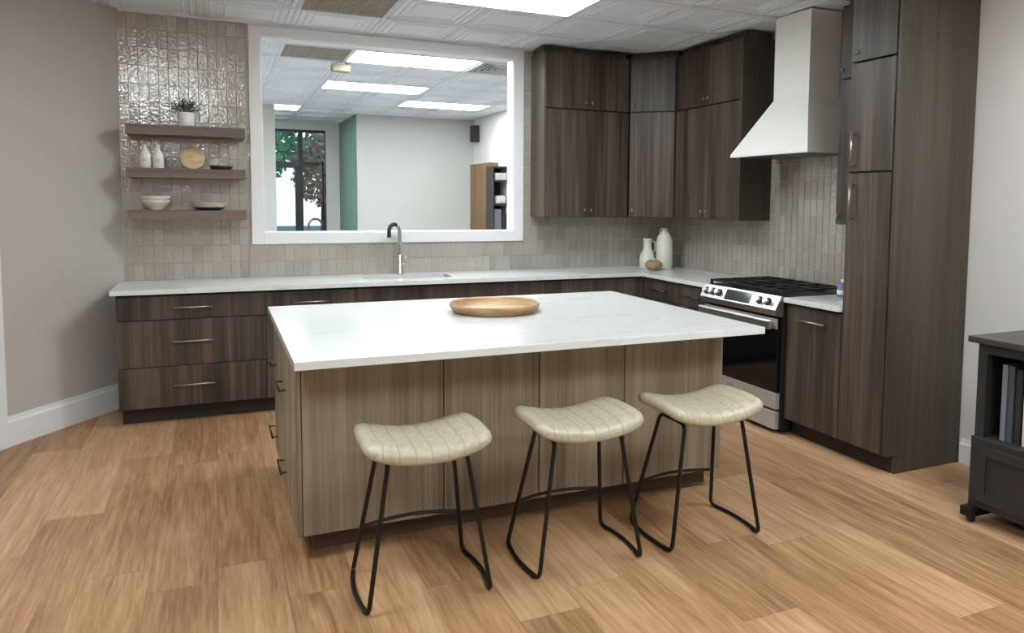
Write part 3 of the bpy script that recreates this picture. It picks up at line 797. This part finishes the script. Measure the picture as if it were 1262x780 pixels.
for s in (-1, 1):
    bm = bmesh.new(); tube(bm, arc_path([(x+s*0.022, y, Zc+0.362), (x+s*0.050, y, Zc+0.362), (x+s*0.052, y, Zc+0.325), (x+s*0.043, y, Zc+0.322)], 0.012), 0.005, 8); link('handle', bm, 'matt_white', t)
x, y = -0.428, -0.475
t = thing('bulb_vase', 'squat brown bulb vase in front of the white vases', 'vase', (x, y, Zc))
bm = bmesh.new(); lathe(bm, x, y, Zc, [(0, 0), (0.040, 0), (0.066, 0.020), (0.080, 0.045), (0.076, 0.065), (0.048, 0.088), (0.022, 0.094), (0.018, 0.090), (0.0, 0.085)], 40); link('body', bm, 'brown_clay', t)
bm = bmesh.new(); lathe(bm, x, y, Zc, [(0.020, 0.0925), (0.026, 0.095), (0.024, 0.104), (0.018, 0.104), (0.016, 0.094)], 28); link('rim', bm, 'ceramic_grey', t)
# soap bottle by the tall cabinet
x, y = -0.262, -2.555
t = thing('soap_bottle', 'blue and white bottle by the tall cabinet on the small worktop', 'bottle', (x, y, Zc))
bm = bmesh.new(); lathe(bm, x, y, Zc, [(0, 0), (0.032, 0), (0.035, 0.004), (0.035, 0.075), (0.020, 0.095), (0, 0.095)], 28); link('body', bm, 'bottle_blue', t)
bm = bmesh.new(); lathe(bm, x, y, Zc, [(0.0354, 0.020), (0.0362, 0.022), (0.0362, 0.045), (0.0354, 0.047)], 28); link('band', bm, 'ceramic', t)
bm = bmesh.new(); lathe(bm, x, y, Zc, [(0.0, 0.0955), (0.014, 0.0955), (0.012, 0.115), (0, 0.118)], 20); link('cap', bm, 'ceramic', t)

# ------------------------------------------------------------------ range
RY0, RY1 = -1.586, -2.420       # left and right edge seen from the room
t = thing('range', 'stainless slide-in gas range with black glass oven door', 'range', (-0.33, -2.0, 0))
link('body', B(-0.630, -0.03, RY1+0.004, RY0-0.004, 0.03, 0.895), 'range_side', t)
link('base', B(-0.60, -0.05, RY1+0.02, RY0-0.02, 0.0, 0.0295), 'edge_dark', t)
c = link('cooktop', B(-0.640, -0.035, RY1, RY0, 0.8955, 0.918, 0.003), 'iron', t)
# control panel: slanted wedge
bm = bmesh.new()
prf = [(-0.632, 0.780), (-0.694, 0.792), (-0.700, 0.830), (-0.655, 0.918), (-0.641, 0.918), (-0.632, 0.88)]
a_ = [bm.verts.new((px_, RY1, z)) for px_, z in prf]; b2 = [bm.verts.new((px_, RY0, z)) for px_, z in prf]
bm.faces.new(a_); bm.faces.new(b2[::-1])
for i in range(6): bm.faces.new((a_[i], b2[i], b2[(i+1) % 6], a_[(i+1) % 6]))
cp = link('control_panel', bm, 'steel', t)
sl0, sl1 = Vector((-0.700, 0, 0.830)), Vector((-0.655, 0, 0.918)); sd = (sl1-sl0).normalized(); sn = Vector((-sd.z, 0, sd.x))
def on_panel(y, f, out): p = sl0+(sl1-sl0)*f+sn*out; return Vector((p.x, y, p.z))
for y in (-1.640, -1.715, -1.790, -2.235, -2.320):
    bm = bmesh.new(); p = on_panel(y, 0.5, 0.0006); tube(bm, [p, p+sn*0.006], 0.028, 20); kb = link('knob', bm, 'charcoal', cp)
    bm = bmesh.new(); tube(bm, [p+sn*0.0065, p+sn*0.034], [0.023, 0.020], 20); link('cap', bm, 'steel', cp) if False else link('dial', bm, 'steel', cp)
bm = bmesh.new()
q = [on_panel(y, f, o_) for o_ in (0.0006, 0.0022) for y, f in ((-1.865, 0.10), (-2.145, 0.10), (-2.145, 0.88), (-1.865, 0.88))]
solid(bm, q[:4], q[4:]); link('display', bm, 'display', cp)
od = link('oven_door', B(-0.662, -0.632, RY1+0.012, RY0-0.012, 0.275, 0.772, 0.004), 'black_glass', t)
link('door_rail', B(-0.668, -0.6625, RY1+0.014, RY0-0.014, 0.700, 0.768, 0.002), 'steel_pale', od)
bm = bmesh.new(); hy0, hy1 = RY1+0.016, RY0-0.016
box(bm, -0.732, -0.704, hy0, hy1, 0.702, 0.766, 0.012)
for y in (hy0+0.045, hy1-0.045): box(bm, -0.706, -0.667, y-0.012, y+0.012, 0.72, 0.75, 0.003)
link('handle', bm, 'steel', od)
link('door_trim', B(-0.664, -0.632, RY1+0.012, RY0-0.012, 0.165, 0.2735, 0.003), 'steel_pale', t)
bm = B(-0.6655, -0.6645, -1.955, -1.885, 0.226, 0.238); link('badge', bm, 'print_grey', t)
link('warming_drawer', B(-0.664, -0.632, RY1+0.012, RY0-0.012, 0.030, 0.150, 0.003), 'steel_pale', t)
# burners and grates
for (bx, by) in ((-0.48, -1.74), (-0.20, -1.74), (-0.34, -2.003), (-0.48, -2.266), (-0.20, -2.266)):
    bm = bmesh.new(); lathe(bm, bx, by, 0.918, [(0.0, 0.0002), (0.052, 0.0002), (0.050, 0.010), (0.036, 0.012), (0.034, 0.019), (0, 0.020)], 24); link('burner', bm, 'charcoal', t)
gw = (RY0-RY1-0.03)/3
for k in range(3):
    y0 = RY1+0.015+gw*k+0.003; y1 = y0+gw-0.006; x0, x1 = -0.625, -0.065
    bm = bmesh.new(); r = 0.0075; zt = 0.956
    for yy in (y0+r, y1-r): box(bm, x0, x1, yy-r, yy+r, zt-0.014, zt, 0.002)
    for xx in (x0+r, (x0+x1)/2, x1-r): box(bm, xx-r, xx+r, y0+2*r, y1-2*r, zt-0.014, zt, 0.002)
    ym = (y0+y1)/2
    box(bm, x0+2*r, x1-2*r, ym-r*.7, ym+r*.7, zt-0.013, zt, 0.001)
    for xx in (x0+0.14, x1-0.14): box(bm, xx-r*.7, xx+r*.7, y0+2*r, y1-2*r, zt-0.013, zt, 0.001)
    for xx in (x0+r, x1-r):
        for yy in (y0+r, y1-r): box(bm, xx-r, xx+r, yy-r, yy+r, 0.9182, zt-0.0135)
    link('grate', bm, 'iron', t)

# ------------------------------------------------------------------ hood
HL, HR, HZ = -1.585, -2.400, 1.862       # left, right, bottom
HX = -0.458
CL, CR, CX = -1.845, -2.205, -0.285      # chimney
t = thing('range_hood', 'white pyramid range hood with a square chimney above the range', 'range hood', (-0.2, -2.0, HZ))
bm = bmesh.new(); e = 0.018; zb = 2.262
lo = [(HX, HR, HZ+e), (HX, HL, HZ+e), (-0.006, HL, HZ+e), (-0.006, HR, HZ+e)]
hi = [(CX, CR, zb), (CX, CL, zb), (-0.006, CL, zb), (-0.006, CR, zb)]
solid(bm, lo, hi)
box(bm, HX, -0.006, HR, HL, HZ, HZ+e)
link('canopy', bm, 'hood', t)
link('chimney', B(CX+0.002, -0.006, CR+0.002, CL-0.002, zb+0.001, 2.848), 'hood', t)
link('filter', B(HX+0.04, -0.05, HR+0.04, HL-0.04, HZ-0.004, HZ-0.0005), 'filter', t)

# ------------------------------------------------------------------ island
IX0, IX1, IY0, IY1 = -3.740, -1.536, -1.732, -3.328
BX0, BX1, BY0, BY1 = -3.712, -1.562, -1.760, -3.030
t = thing('kitchen_island', 'pale wood kitchen island under the white slab, stools before it', 'kitchen island', ((BX0+BX1)/2, (BY0+BY1)/2, 0))
link('carcass', B(BX0+0.021, BX1, BY1+0.020, BY0, TK, 0.880), 'pale_wood', t)
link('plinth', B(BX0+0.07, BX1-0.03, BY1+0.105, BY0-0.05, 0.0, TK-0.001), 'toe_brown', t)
pe = [BX0+0.021, -3.083, -2.617, -2.157, BX1]
for a, b_ in zip(pe, pe[1:]):
    link('back_panel', B(a+0.003, b_-0.003, BY1, BY1+0.019, TK, 0.880, 0.001), 'pale_wood', t)
ym = -2.19
zs_ = 0.435
link('corner_post', B(BX0, BX0+0.020, BY1, BY1+0.045, TK, 0.880, 0.001), 'pale_wood', t)
for (ya, yb, hy0, hy1) in ((BY1+0.047, ym, -2.53, -2.31), (ym, BY0, -1.94, -1.68)):
    for z0, z1, zh in ((TK, zs_, 0.215), (zs_, 0.876, 0.615)):
        f = front(t, 'drawer', ('x', BX0), ya, yb, z0, z1, 'pale_wood')
        yc = (ya+yb)/2
        bar_pull((BX0, hy0, zh), (BX0, hy1, zh), (-1, 0, 0), f, mat='dull_nickel', r=0.005, stand=0.028)
single('island_worktop', 'large white veined quartz slab on the pale wood island', 'worktop', ((IX0+IX1)/2, (IY0+IY1)/2, 0.8805),
       B(IX0, IX1, IY1, IY0, 0.8805, 0.914, 0.002), 'quartz')
# tray
x, y = -2.600, -2.345
t = thing('serving_tray', 'round wooden serving tray with low rim on the island', 'tray', (x, y, 0.914))
bm = bmesh.new(); lathe(bm, x, y, 0.9145, [(0, 0), (0.212, 0), (0.218, 0.004), (0.218, 0.010), (0, 0.010)], 64); link('base', bm, 'tray_wood', t)
bm = bmesh.new(); lathe(bm, x, y, 0.9145, [(0.2185, 0.002), (0.232, 0.006), (0.250, 0.040), (0.252, 0.048), (0.246, 0.050), (0.240, 0.042), (0.222, 0.011), (0.2185, 0.0105)], 64); link('rim', bm, 'tray_rim', t)
for ang in (math.radians(205), math.radians(25)):
    bm = bmesh.new(); c = Vector((x, y, 0.9145+0.043)); d = Vector((math.cos(ang), math.sin(ang), 0)); s = Vector((-d.y, d.x, 0))
    tube(bm, arc_path([c+d*0.240-s*0.055, c+d*0.270-s*0.045, c+d*0.270+s*0.045, c+d*0.240+s*0.055], 0.02), 0.006, 8); link('handle', bm, 'tray_rim', t)

# ------------------------------------------------------------------ stools
def make_stool(cx, cy, label):
    t = thing('stool', label, 'stool', (cx, cy, 0), 'saddle stools along the island')
    # seat
    bm = bmesh.new(); nx, ny = 144, 44; A, Bh = 0.247, 0.192; yoff = -0.022
    def P(u, v, sgn):
        r = (abs(u)**8+abs(v)**8)**(1/8.0) if (u or v) else 0
        # map the square grid to a rounded rectangle
        m = max(abs(u), abs(v)); s = m/r if r > 1e-9 else 1
        X_, Y_ = u*s, v*s
        q = min(1.0, m)
        edge = math.sqrt(max(0, 1-q**9))
        saddle = 0.048*abs(X_)**2.0-0.012*(Y_**2)
        z = 0.573+saddle
        if sgn > 0:
            z += 0.044*edge
            dmin = min(abs(X_-k) for k in (-0.75, -0.50, -0.25, 0.0, 0.25, 0.50, 0.75))*A
            z -= 0.0032*math.exp(-(dmin/0.0045)**2)*edge
        else: z -= 0.024*edge
        return (cx+X_*A*(1-0.05*max(0, Y_)), cy+yoff+Y_*Bh, z)
    top = [[bm.verts.new(P(-1+2*i/nx, -1+2*j/ny, 1)) for j in range(ny+1)] for i in range(nx+1)]
    bot = [[(top[i][j] if i in (0, nx) or j in (0, ny) else bm.verts.new(P(-1+2*i/nx, -1+2*j/ny, -1))) for j in range(ny+1)] for i in range(nx+1)]
    for i in range(nx):
        for j in range(ny):
            f = bm.faces.new((top[i][j], top[i+1][j], top[i+1][j+1], top[i][j+1])); f.smooth = True
            um = -1+2*(i+0.5)/nx
            if min(abs(um-k) for k in (-0.75, -0.5, -0.25, 0, 0.25, 0.5, 0.75)) < 0.0070: f.material_index = 1
            f = bm.faces.new((bot[i][j], bot[i][j+1], bot[i+1][j+1], bot[i+1][j])); f.smooth = True; f.material_index = 0
    link('seat', bm, ['leather', 'seam'], t)
    # two bent-tube side frames
    r = 0.0092
    zt = 0.551
    for s in (-1, 1):
        bt = Vector((cx+s*0.152, cy+0.060, zt)); ft = Vector((cx+s*0.152, cy-0.140, zt))
        bf = Vector((cx+s*0.232, cy+0.185, r)); ff = Vector((cx+s*0.236, cy-0.185, r))
        bulge = Vector((s*0.022, 0, 0))
        bar_mid = [bf+(ff-bf)*k+bulge*math.sin(PI*k) for k in (0.25, 0.5, 0.75)]
        pts = arc_path([bt+(ft-bt)*0.5, bt, bf, *bar_mid, ff, ft, bt+(ft-bt)*0.5], 0.035, 7)
        bm = bmesh.new(); tube(bm, pts, r, 10); fr = link('side_frame', bm, 'black_metal', t)
        for k in (0.12, 0.88):
            c = bf+(ff-bf)*k+bulge*math.sin(PI*k); bm = bmesh.new(); box(bm, c.x-0.008, c.x+0.008, c.y-0.012, c.y+0.012, 0.0, 0.004); link('foot_pad', bm, 'charcoal', fr)
    # curved footrest between the back legs
    k = (0.205-r)/(zt-r)
    a = Vector((cx-0.232+0.080*k, cy+0.185-0.125*k, 0.205)); b_ = Vector((cx+0.232-0.080*k, cy+0.185-0.125*k, 0.205))
    pts = [a+(b_-a)*q+Vector((0, 0.045*math.sin(PI*q), 0)) for q in [i/12 for i in range(13)]]
    bm = bmesh.new(); tube(bm, pts, 0.0075, 10); link('footrest', bm, 'black_metal', t)
    return t
st = make_stool(-3.282, -3.385, 'left pale leather saddle stool, nearest the island drawers end')
copy_thing(st, (0.675, -0.004, 0), 'middle pale leather saddle stool of the three at the island')
copy_thing(st, (1.298, -0.010, 0), 'right pale leather saddle stool of the three, nearest the range')

# ------------------------------------------------------------------ black cart with files
KX0, KX1, KY0, KY1 = -0.690, -0.080, -3.850, -4.75
t = thing('storage_cart', 'black storage cart with open file compartment by the right wall', 'cart', (-0.38, -4.3, 0))
link('top', B(KX0-0.035, KX1+0.02, KY1-0.03, KY0+0.034, 0.872, 0.902, 0.004), 'cart_top', t)
bm = bmesh.new()
w = 0.045
box(bm, KX0, KX0+w, KY0-w, KY0, 0.42, 0.871); box(bm, KX1-w, KX1, KY0-w, KY0, 0.42, 0.871)
box(bm, KX0, KX0+w, KY1, KY1+w, 0.42, 0.871); box(bm, KX1-w, KX1, KY1, KY1+w, 0.42, 0.871)
box(bm, KX0, KX0+0.022, KY1+w, KY0-w, 0.825, 0.871)
box(bm, KX0+w, KX1-w, KY0-0.016, KY0-0.004, 0.42, 0.871); box(bm, KX0+w, KX1-w, KY1+0.004, KY1+0.016, 0.42, 0.871)
link('frame', bm, 'cart', t)
link('back_board', B(KX1-w-0.02, KX1-w-0.008, KY1+w, KY0-w, 0.42, 0.871), 'cart_inside', t)
bm = bmesh.new(); box(bm, KX0-0.010, KX1, KY1-0.008, KY0+0.010, 0.08, 0.419, 0.003)
link('lower_box', bm, 'cart', t)
dr = link('drawer', B(KX0-0.016, KX0-0.0105, KY1+0.03, KY0-0.035, 0.115, 0.385, 0.001), 'cart', t)
bm = bmesh.new(); f = 0.045
ya, yb = KY1+0.03, KY0-0.035
box(bm, KX0-0.024, KX0-0.0165, ya, yb, 0.34, 0.385, 0.001); box(bm, KX0-0.024, KX0-0.0165, ya, yb, 0.115, 0.16, 0.001)
box(bm, KX0-0.024, KX0-0.0165, ya, ya+f, 0.1605, 0.3395); box(bm, KX0-0.024, KX0-0.0165, yb-f, yb, 0.1605, 0.3395)
link('moulding', bm, 'cart', dr)
for yy in (KY0-0.012, KY1+0.012):
    bm = bmesh.new(); box(bm, KX0-0.055, KX1, yy-0.03, yy+0.03, 0.034, 0.079, 0.004)
    ft = link('foot_rail', bm, 'black_metal', t)
    for xx in (KX0-0.01, KX1-0.06):
        bm = bmesh.new(); tube(bm, [(xx-0.0, yy-0.012, 0.017), (xx, yy+0.012, 0.017)], 0.0168, 16); link('caster', bm, 'charcoal', ft)
bk = [(-3.955, 0.024, 0.36, 'blue_grey', 'blue-grey binder standing first in the black cart'),
      (-3.988, 0.026, 0.36, 'slate', 'slate grey binder second in the black cart'),
      (-4.026, 0.026, 0.35, 'charcoal', 'black binder standing between slate and white ones in the cart'),
      (-4.064, 0.026, 0.36, 'pink_white', 'whitish binder at the photo edge in the black cart'),
      (-4.102, 0.030, 0.36, 'charcoal', 'black binder behind the whitish one in the cart'),
      (-4.145, 0.034, 0.34, 'slate', 'slate binder furthest along the cart compartment')]
for y, w2, h, mk, l in bk:
    t = thing('binder', l, 'binder', (-0.50, y, 0.4195), 'binders standing in the black cart')
    bm = bmesh.new(); x0, x1 = KX0+0.05, -0.36
    box(bm, x0, x1, y-w2/2, y-w2/2+0.003, 0.4195, 0.4195+h); box(bm, x0, x1, y+w2/2-0.003, y+w2/2, 0.4195, 0.4195+h); box(bm, x0-0.003, x0, y-w2/2, y+w2/2, 0.4195, 0.4195+h)
    link('cover', bm, mk, t)
    link('pages', B(x0+0.002, x1-0.01, y-w2/2+0.004, y+w2/2-0.004, 0.424, 0.4195+h-0.008), 'paper', t)

# ------------------------------------------------------------------ the room beyond the pass-through
struct('wall_beyond_right', B(-0.075, 0.0035, WT, 5.838, 0, CH+.16), 'wall_white')
struct('wall_beyond_block', B(-1.975, 0.003, 5.84, 7.62, 0, CH+.16), 'wall_beige')
bm = bmesh.new(); box(bm, -1.990, -1.9755, 5.87, 7.60, 0, CH); 
struct('wall_beyond_tiled', bm, 'green_tile')
struct('wall_beyond_left', B(-7.4, -3.215, 5.20, 5.32, 0, CH+.16), 'wall_beige')
struct('wall_beyond_side', B(-7.5, -7.4, WT, 7.75, 0, CH+.16), 'wall_beige')
WX0, WX1, WZa, WZb = -3.75, -2.215, 0.06, 2.725
bm = bmesh.new()
for a in ((-7.4, WX0, 0, CH+.16), (WX1, 0.004, 0, CH+.16), (WX0, WX1, WZb, CH+.16), (WX0, WX1, 0, WZa)):
    box(bm, a[0], a[1], 7.63, 7.75, a[2], a[3])
struct('wall_beyond_rear', bm, 'wall_white')
bm = bmesh.new()
fy0, fy1 = 7.66, 7.70
box(bm, WX0, WX1, fy0, fy1, WZb-0.045, WZb); box(bm, WX0, WX1, fy0, fy1, WZa, WZa+0.06)
box(bm, WX0, WX0+0.05, fy0, fy1, WZa, WZb); box(bm, WX1-0.012, WX1, fy0, fy1, WZa, WZb)
box(bm, -2.675, -2.605, fy0-0.01, fy1, WZa, WZb); box(bm, -2.735, -2.605, fy0-0.012, fy1, WZa, 2.12)
box(bm, WX0, -2.735, fy0-0.01, fy1, 2.06, 2.165); box(bm, -2.605, -2.33, fy0, fy1, 2.11, 2.165)
struct('window_2', bm, 'frame_black')
bm = bmesh.new(); box(bm, WX0+0.05, WX1-0.012, 7.678, 7.682, WZa+0.06, WZb-0.045)
pane = link('pane', bm, 'glass', bpy.data.objects['window_2'])
bm = bmesh.new(); tube(bm, [(-2.275, 7.60, 1.16), (-2.275, 7.60, 2.18)], 0.014, 10)
for z in (1.22, 2.12): tube(bm, [(-2.275, 7.60, z), (-2.275, 7.664, z)], 0.009, 8)
link('pull_handle', bm, 'frame_black', bpy.data.objects['window_2'])
# counter and tap near the far side
t = thing('counter_unit', 'low counter in the far room carrying a black gooseneck faucet', 'counter', (-3.0, 3.1, 0))
link('carcass', B(-3.6, -2.5, 2.80, 3.38, 0.0, 0.880), 'pale_wood', t)
link('slab', B(-3.62, -2.48, 2.78, 3.40, 0.8805, 0.913, 0.002), 'quartz', t)
faucet(-3.005, 3.06, 'tall gooseneck faucet in front of the far window', (1, -0.15), loc_z=0.9135, h=0.30, R=0.075, mat='steel_dark', dark='charcoal', drop=0.09, TR=0.012)
# right-hand corner
t = thing('speaker', 'small black loudspeaker high on the white wall in the far room', 'speaker', (-0.15, 5.6, 2.45))
link('cabinet', B(-0.195, -0.085, 5.50, 5.66, 2.47, 2.735, 0.006), 'speaker', t)
link('bracket', B(-0.085, -0.0748, 5.55, 5.61, 2.57, 2.63), 'frame_black', t)
t = thing('wood_cabinet', 'brown wooden cabinet beside the plain beige wall, far room', 'cabinet', (-0.15, 5.06, 0))
link('body', B(-0.220, -0.078, 4.62, 5.50, 0.06, 2.10), 'cork', t)
link('door', B(-0.240, -0.221, 4.622, 5.498, 0.065, 2.095, 0.002), 'cork', t)
link('plinth', B(-0.20, -0.08, 4.64, 5.48, 0.0, 0.0595), 'toe', t)
t = thing('shelving_unit', 'black open shelving unit at the right of the pass-through', 'shelving', (-0.15, 4.4, 0))
bm = bmesh.new(); x0, x1, y0, y1 = -0.290, -0.078, 4.20, 4.52
bm.free()
for z in (0.10, 0.55, 1.00, 1.45, 1.80, 2.00): link('shelf_board', B(x0, x1, y0, y1, z, z+0.025), 'charcoal', t)
for (xa, ya) in ((x0-0.0, y0), (x0, y1-0.02), (x1-0.021, y0), (x1-0.021, y1-0.02)):
    pass
bm = bmesh.new(); box(bm, x0-0.012, x0-0.0005, y0, y1, 0, 2.03); link('side_panel', bm, 'charcoal', t)
bm = bmesh.new(); box(bm, x0, x1, y1+0.0005, y1+0.012, 0, 2.03); link('back_board', bm, 'charcoal', t)
single('storage_box', 'pale box on the upper shelf of the black shelving', 'box', (-0.14, 4.4, 1.8255), B(-0.27, -0.09, 4.22, 4.48, 1.8255, 1.93, 0.004), 'paper')
bm = B(-0.26, -0.09, 4.22, 4.48, 1.4755, 1.60, 0.03)
single('folded_cloth', 'white folded cloth heaped on the black shelving', 'cloth', (-0.14, 4.4, 1.4755), bm, 'wall_white')
single('carry_case', 'grey upright case on the middle shelf of the black shelving', 'case', (-0.22, 4.4, 1.0255), B(-0.28, -0.16, 4.22, 4.48, 1.0255, 1.40, 0.015), 'case_grey')
single('file_box', 'black file box beside the grey case on the shelving', 'box', (-0.08, 4.4, 1.0255), B(-0.15, -0.09, 4.22, 4.48, 1.0255, 1.34, 0.008), 'charcoal')

# ------------------------------------------------------------------ outdoors, seen through the far window
struct('ground', B(-14, 8, 7.76, 40, -0.25, -0.05), 'lawn')
struct('ground_path', B(-12, 6, 9.2, 13.5, -0.05, 0.02), 'pavement')
def tree(x, y, h, r, label, mat, cat='tree'):
    t = thing('garden_tree', label, cat, (x, y, -0.05), 'trees outside the far window')
    bm = bmesh.new(); tube(bm, [(x, y, -0.05), (x+0.05, y, h*0.35), (x-0.04, y, h*0.7)], [0.12, 0.09, 0.05], 10); link('trunk', bm, 'bark', t)
    bm = bmesh.new(); rnd = random.Random(int(x*10)+int(y))
    for k in range(1500):
        a, b2_ = rnd.uniform(0, 2*PI), math.acos(rnd.uniform(-1, 1)); rr = r*rnd.uniform(0.35, 1.0)**0.5
        c = Vector((x+rr*math.sin(b2_)*math.cos(a), y+rr*math.sin(b2_)*math.sin(a), h*0.72+rr*math.cos(b2_)*0.9))
        s = 0.075*r
        d1 = Vector((rnd.gauss(0, 1), rnd.gauss(0, 1), rnd.gauss(0, 1))).normalized(); d2 = d1.orthogonal().normalized()
        v = [bm.verts.new(c+d1*s), bm.verts.new(c+d2*s*0.7), bm.verts.new(c-d1*s), bm.verts.new(c-d2*s*0.7)]; bm.faces.new(v)
    link('crown', bm, mat, t)
tree(-3.6, 17.0, 4.2, 1.6, 'green leafy tree left of the far window bar', 'bush')
tree(-0.6, 18.0, 3.4, 1.4, 'reddish tree right of the far window bar', 'blossom')
tree(-6.2, 27.0, 6.0, 2.4, 'broad green tree at the back of the garden', 'bush')
tree(0.6, 31.0, 6.5, 2.4, 'tall green tree behind the reddish one', 'bush')

# ------------------------------------------------------------------ sky, camera, colour
w = bpy.data.worlds.new('sky'); S.world = w; w.use_nodes = True
nt = w.node_tree; bg = nt.nodes['Background']
sk = nt.nodes.new('ShaderNodeTexSky'); sk.sky_type = 'HOSEK_WILKIE'; sk.turbidity = 3.5; sk.sun_direction = (0.3, 0.5, 0.75)
nt.links.new(sk.outputs[0], bg.inputs[0]); bg.inputs[1].default_value = 3.2

cam = bpy.data.cameras.new('camera'); co = bpy.data.objects.new('camera', cam); COL.objects.link(co); S.camera = co
F, CXp, CYp = 928.8, 55.68, -72.75
YAW, PIT, ROL = math.radians(24.29), math.radians(-4.27), math.radians(0.53)
cam.sensor_fit = 'HORIZONTAL'; cam.sensor_width = 36.0; cam.lens = F/1262*36.0
cam.shift_x = -CXp/1262; cam.shift_y = CYp/1262
cam.clip_start = 0.05; cam.clip_end = 200
fw = Vector((math.sin(YAW)*math.cos(PIT), math.cos(YAW)*math.cos(PIT), math.sin(PIT)))
rt = Vector((math.cos(YAW), -math.sin(YAW), 0)); up = rt.cross(fw)
r2 = math.cos(ROL)*rt+math.sin(ROL)*up; u2 = -math.sin(ROL)*rt+math.cos(ROL)*up
co.matrix_world = Matrix(((r2.x, u2.x, -fw.x, -3.990), (r2.y, u2.y, -fw.y, -6.261), (r2.z, u2.z, -fw.z, 1.524), (0, 0, 0, 1)))

vs = S.view_settings; S.display_settings.display_device = 'sRGB'
vs.view_transform = 'Standard'; vs.look = 'None'; vs.gamma = 1.0; vs.use_curve_mapping = False
vs.exposure = 0.8
S.cycles.use_denoising = True
S.cycles.max_bounces = 10; S.cycles.diffuse_bounces = 6; S.cycles.glossy_bounces = 5
S.cycles.sample_clamp_indirect = 6.0
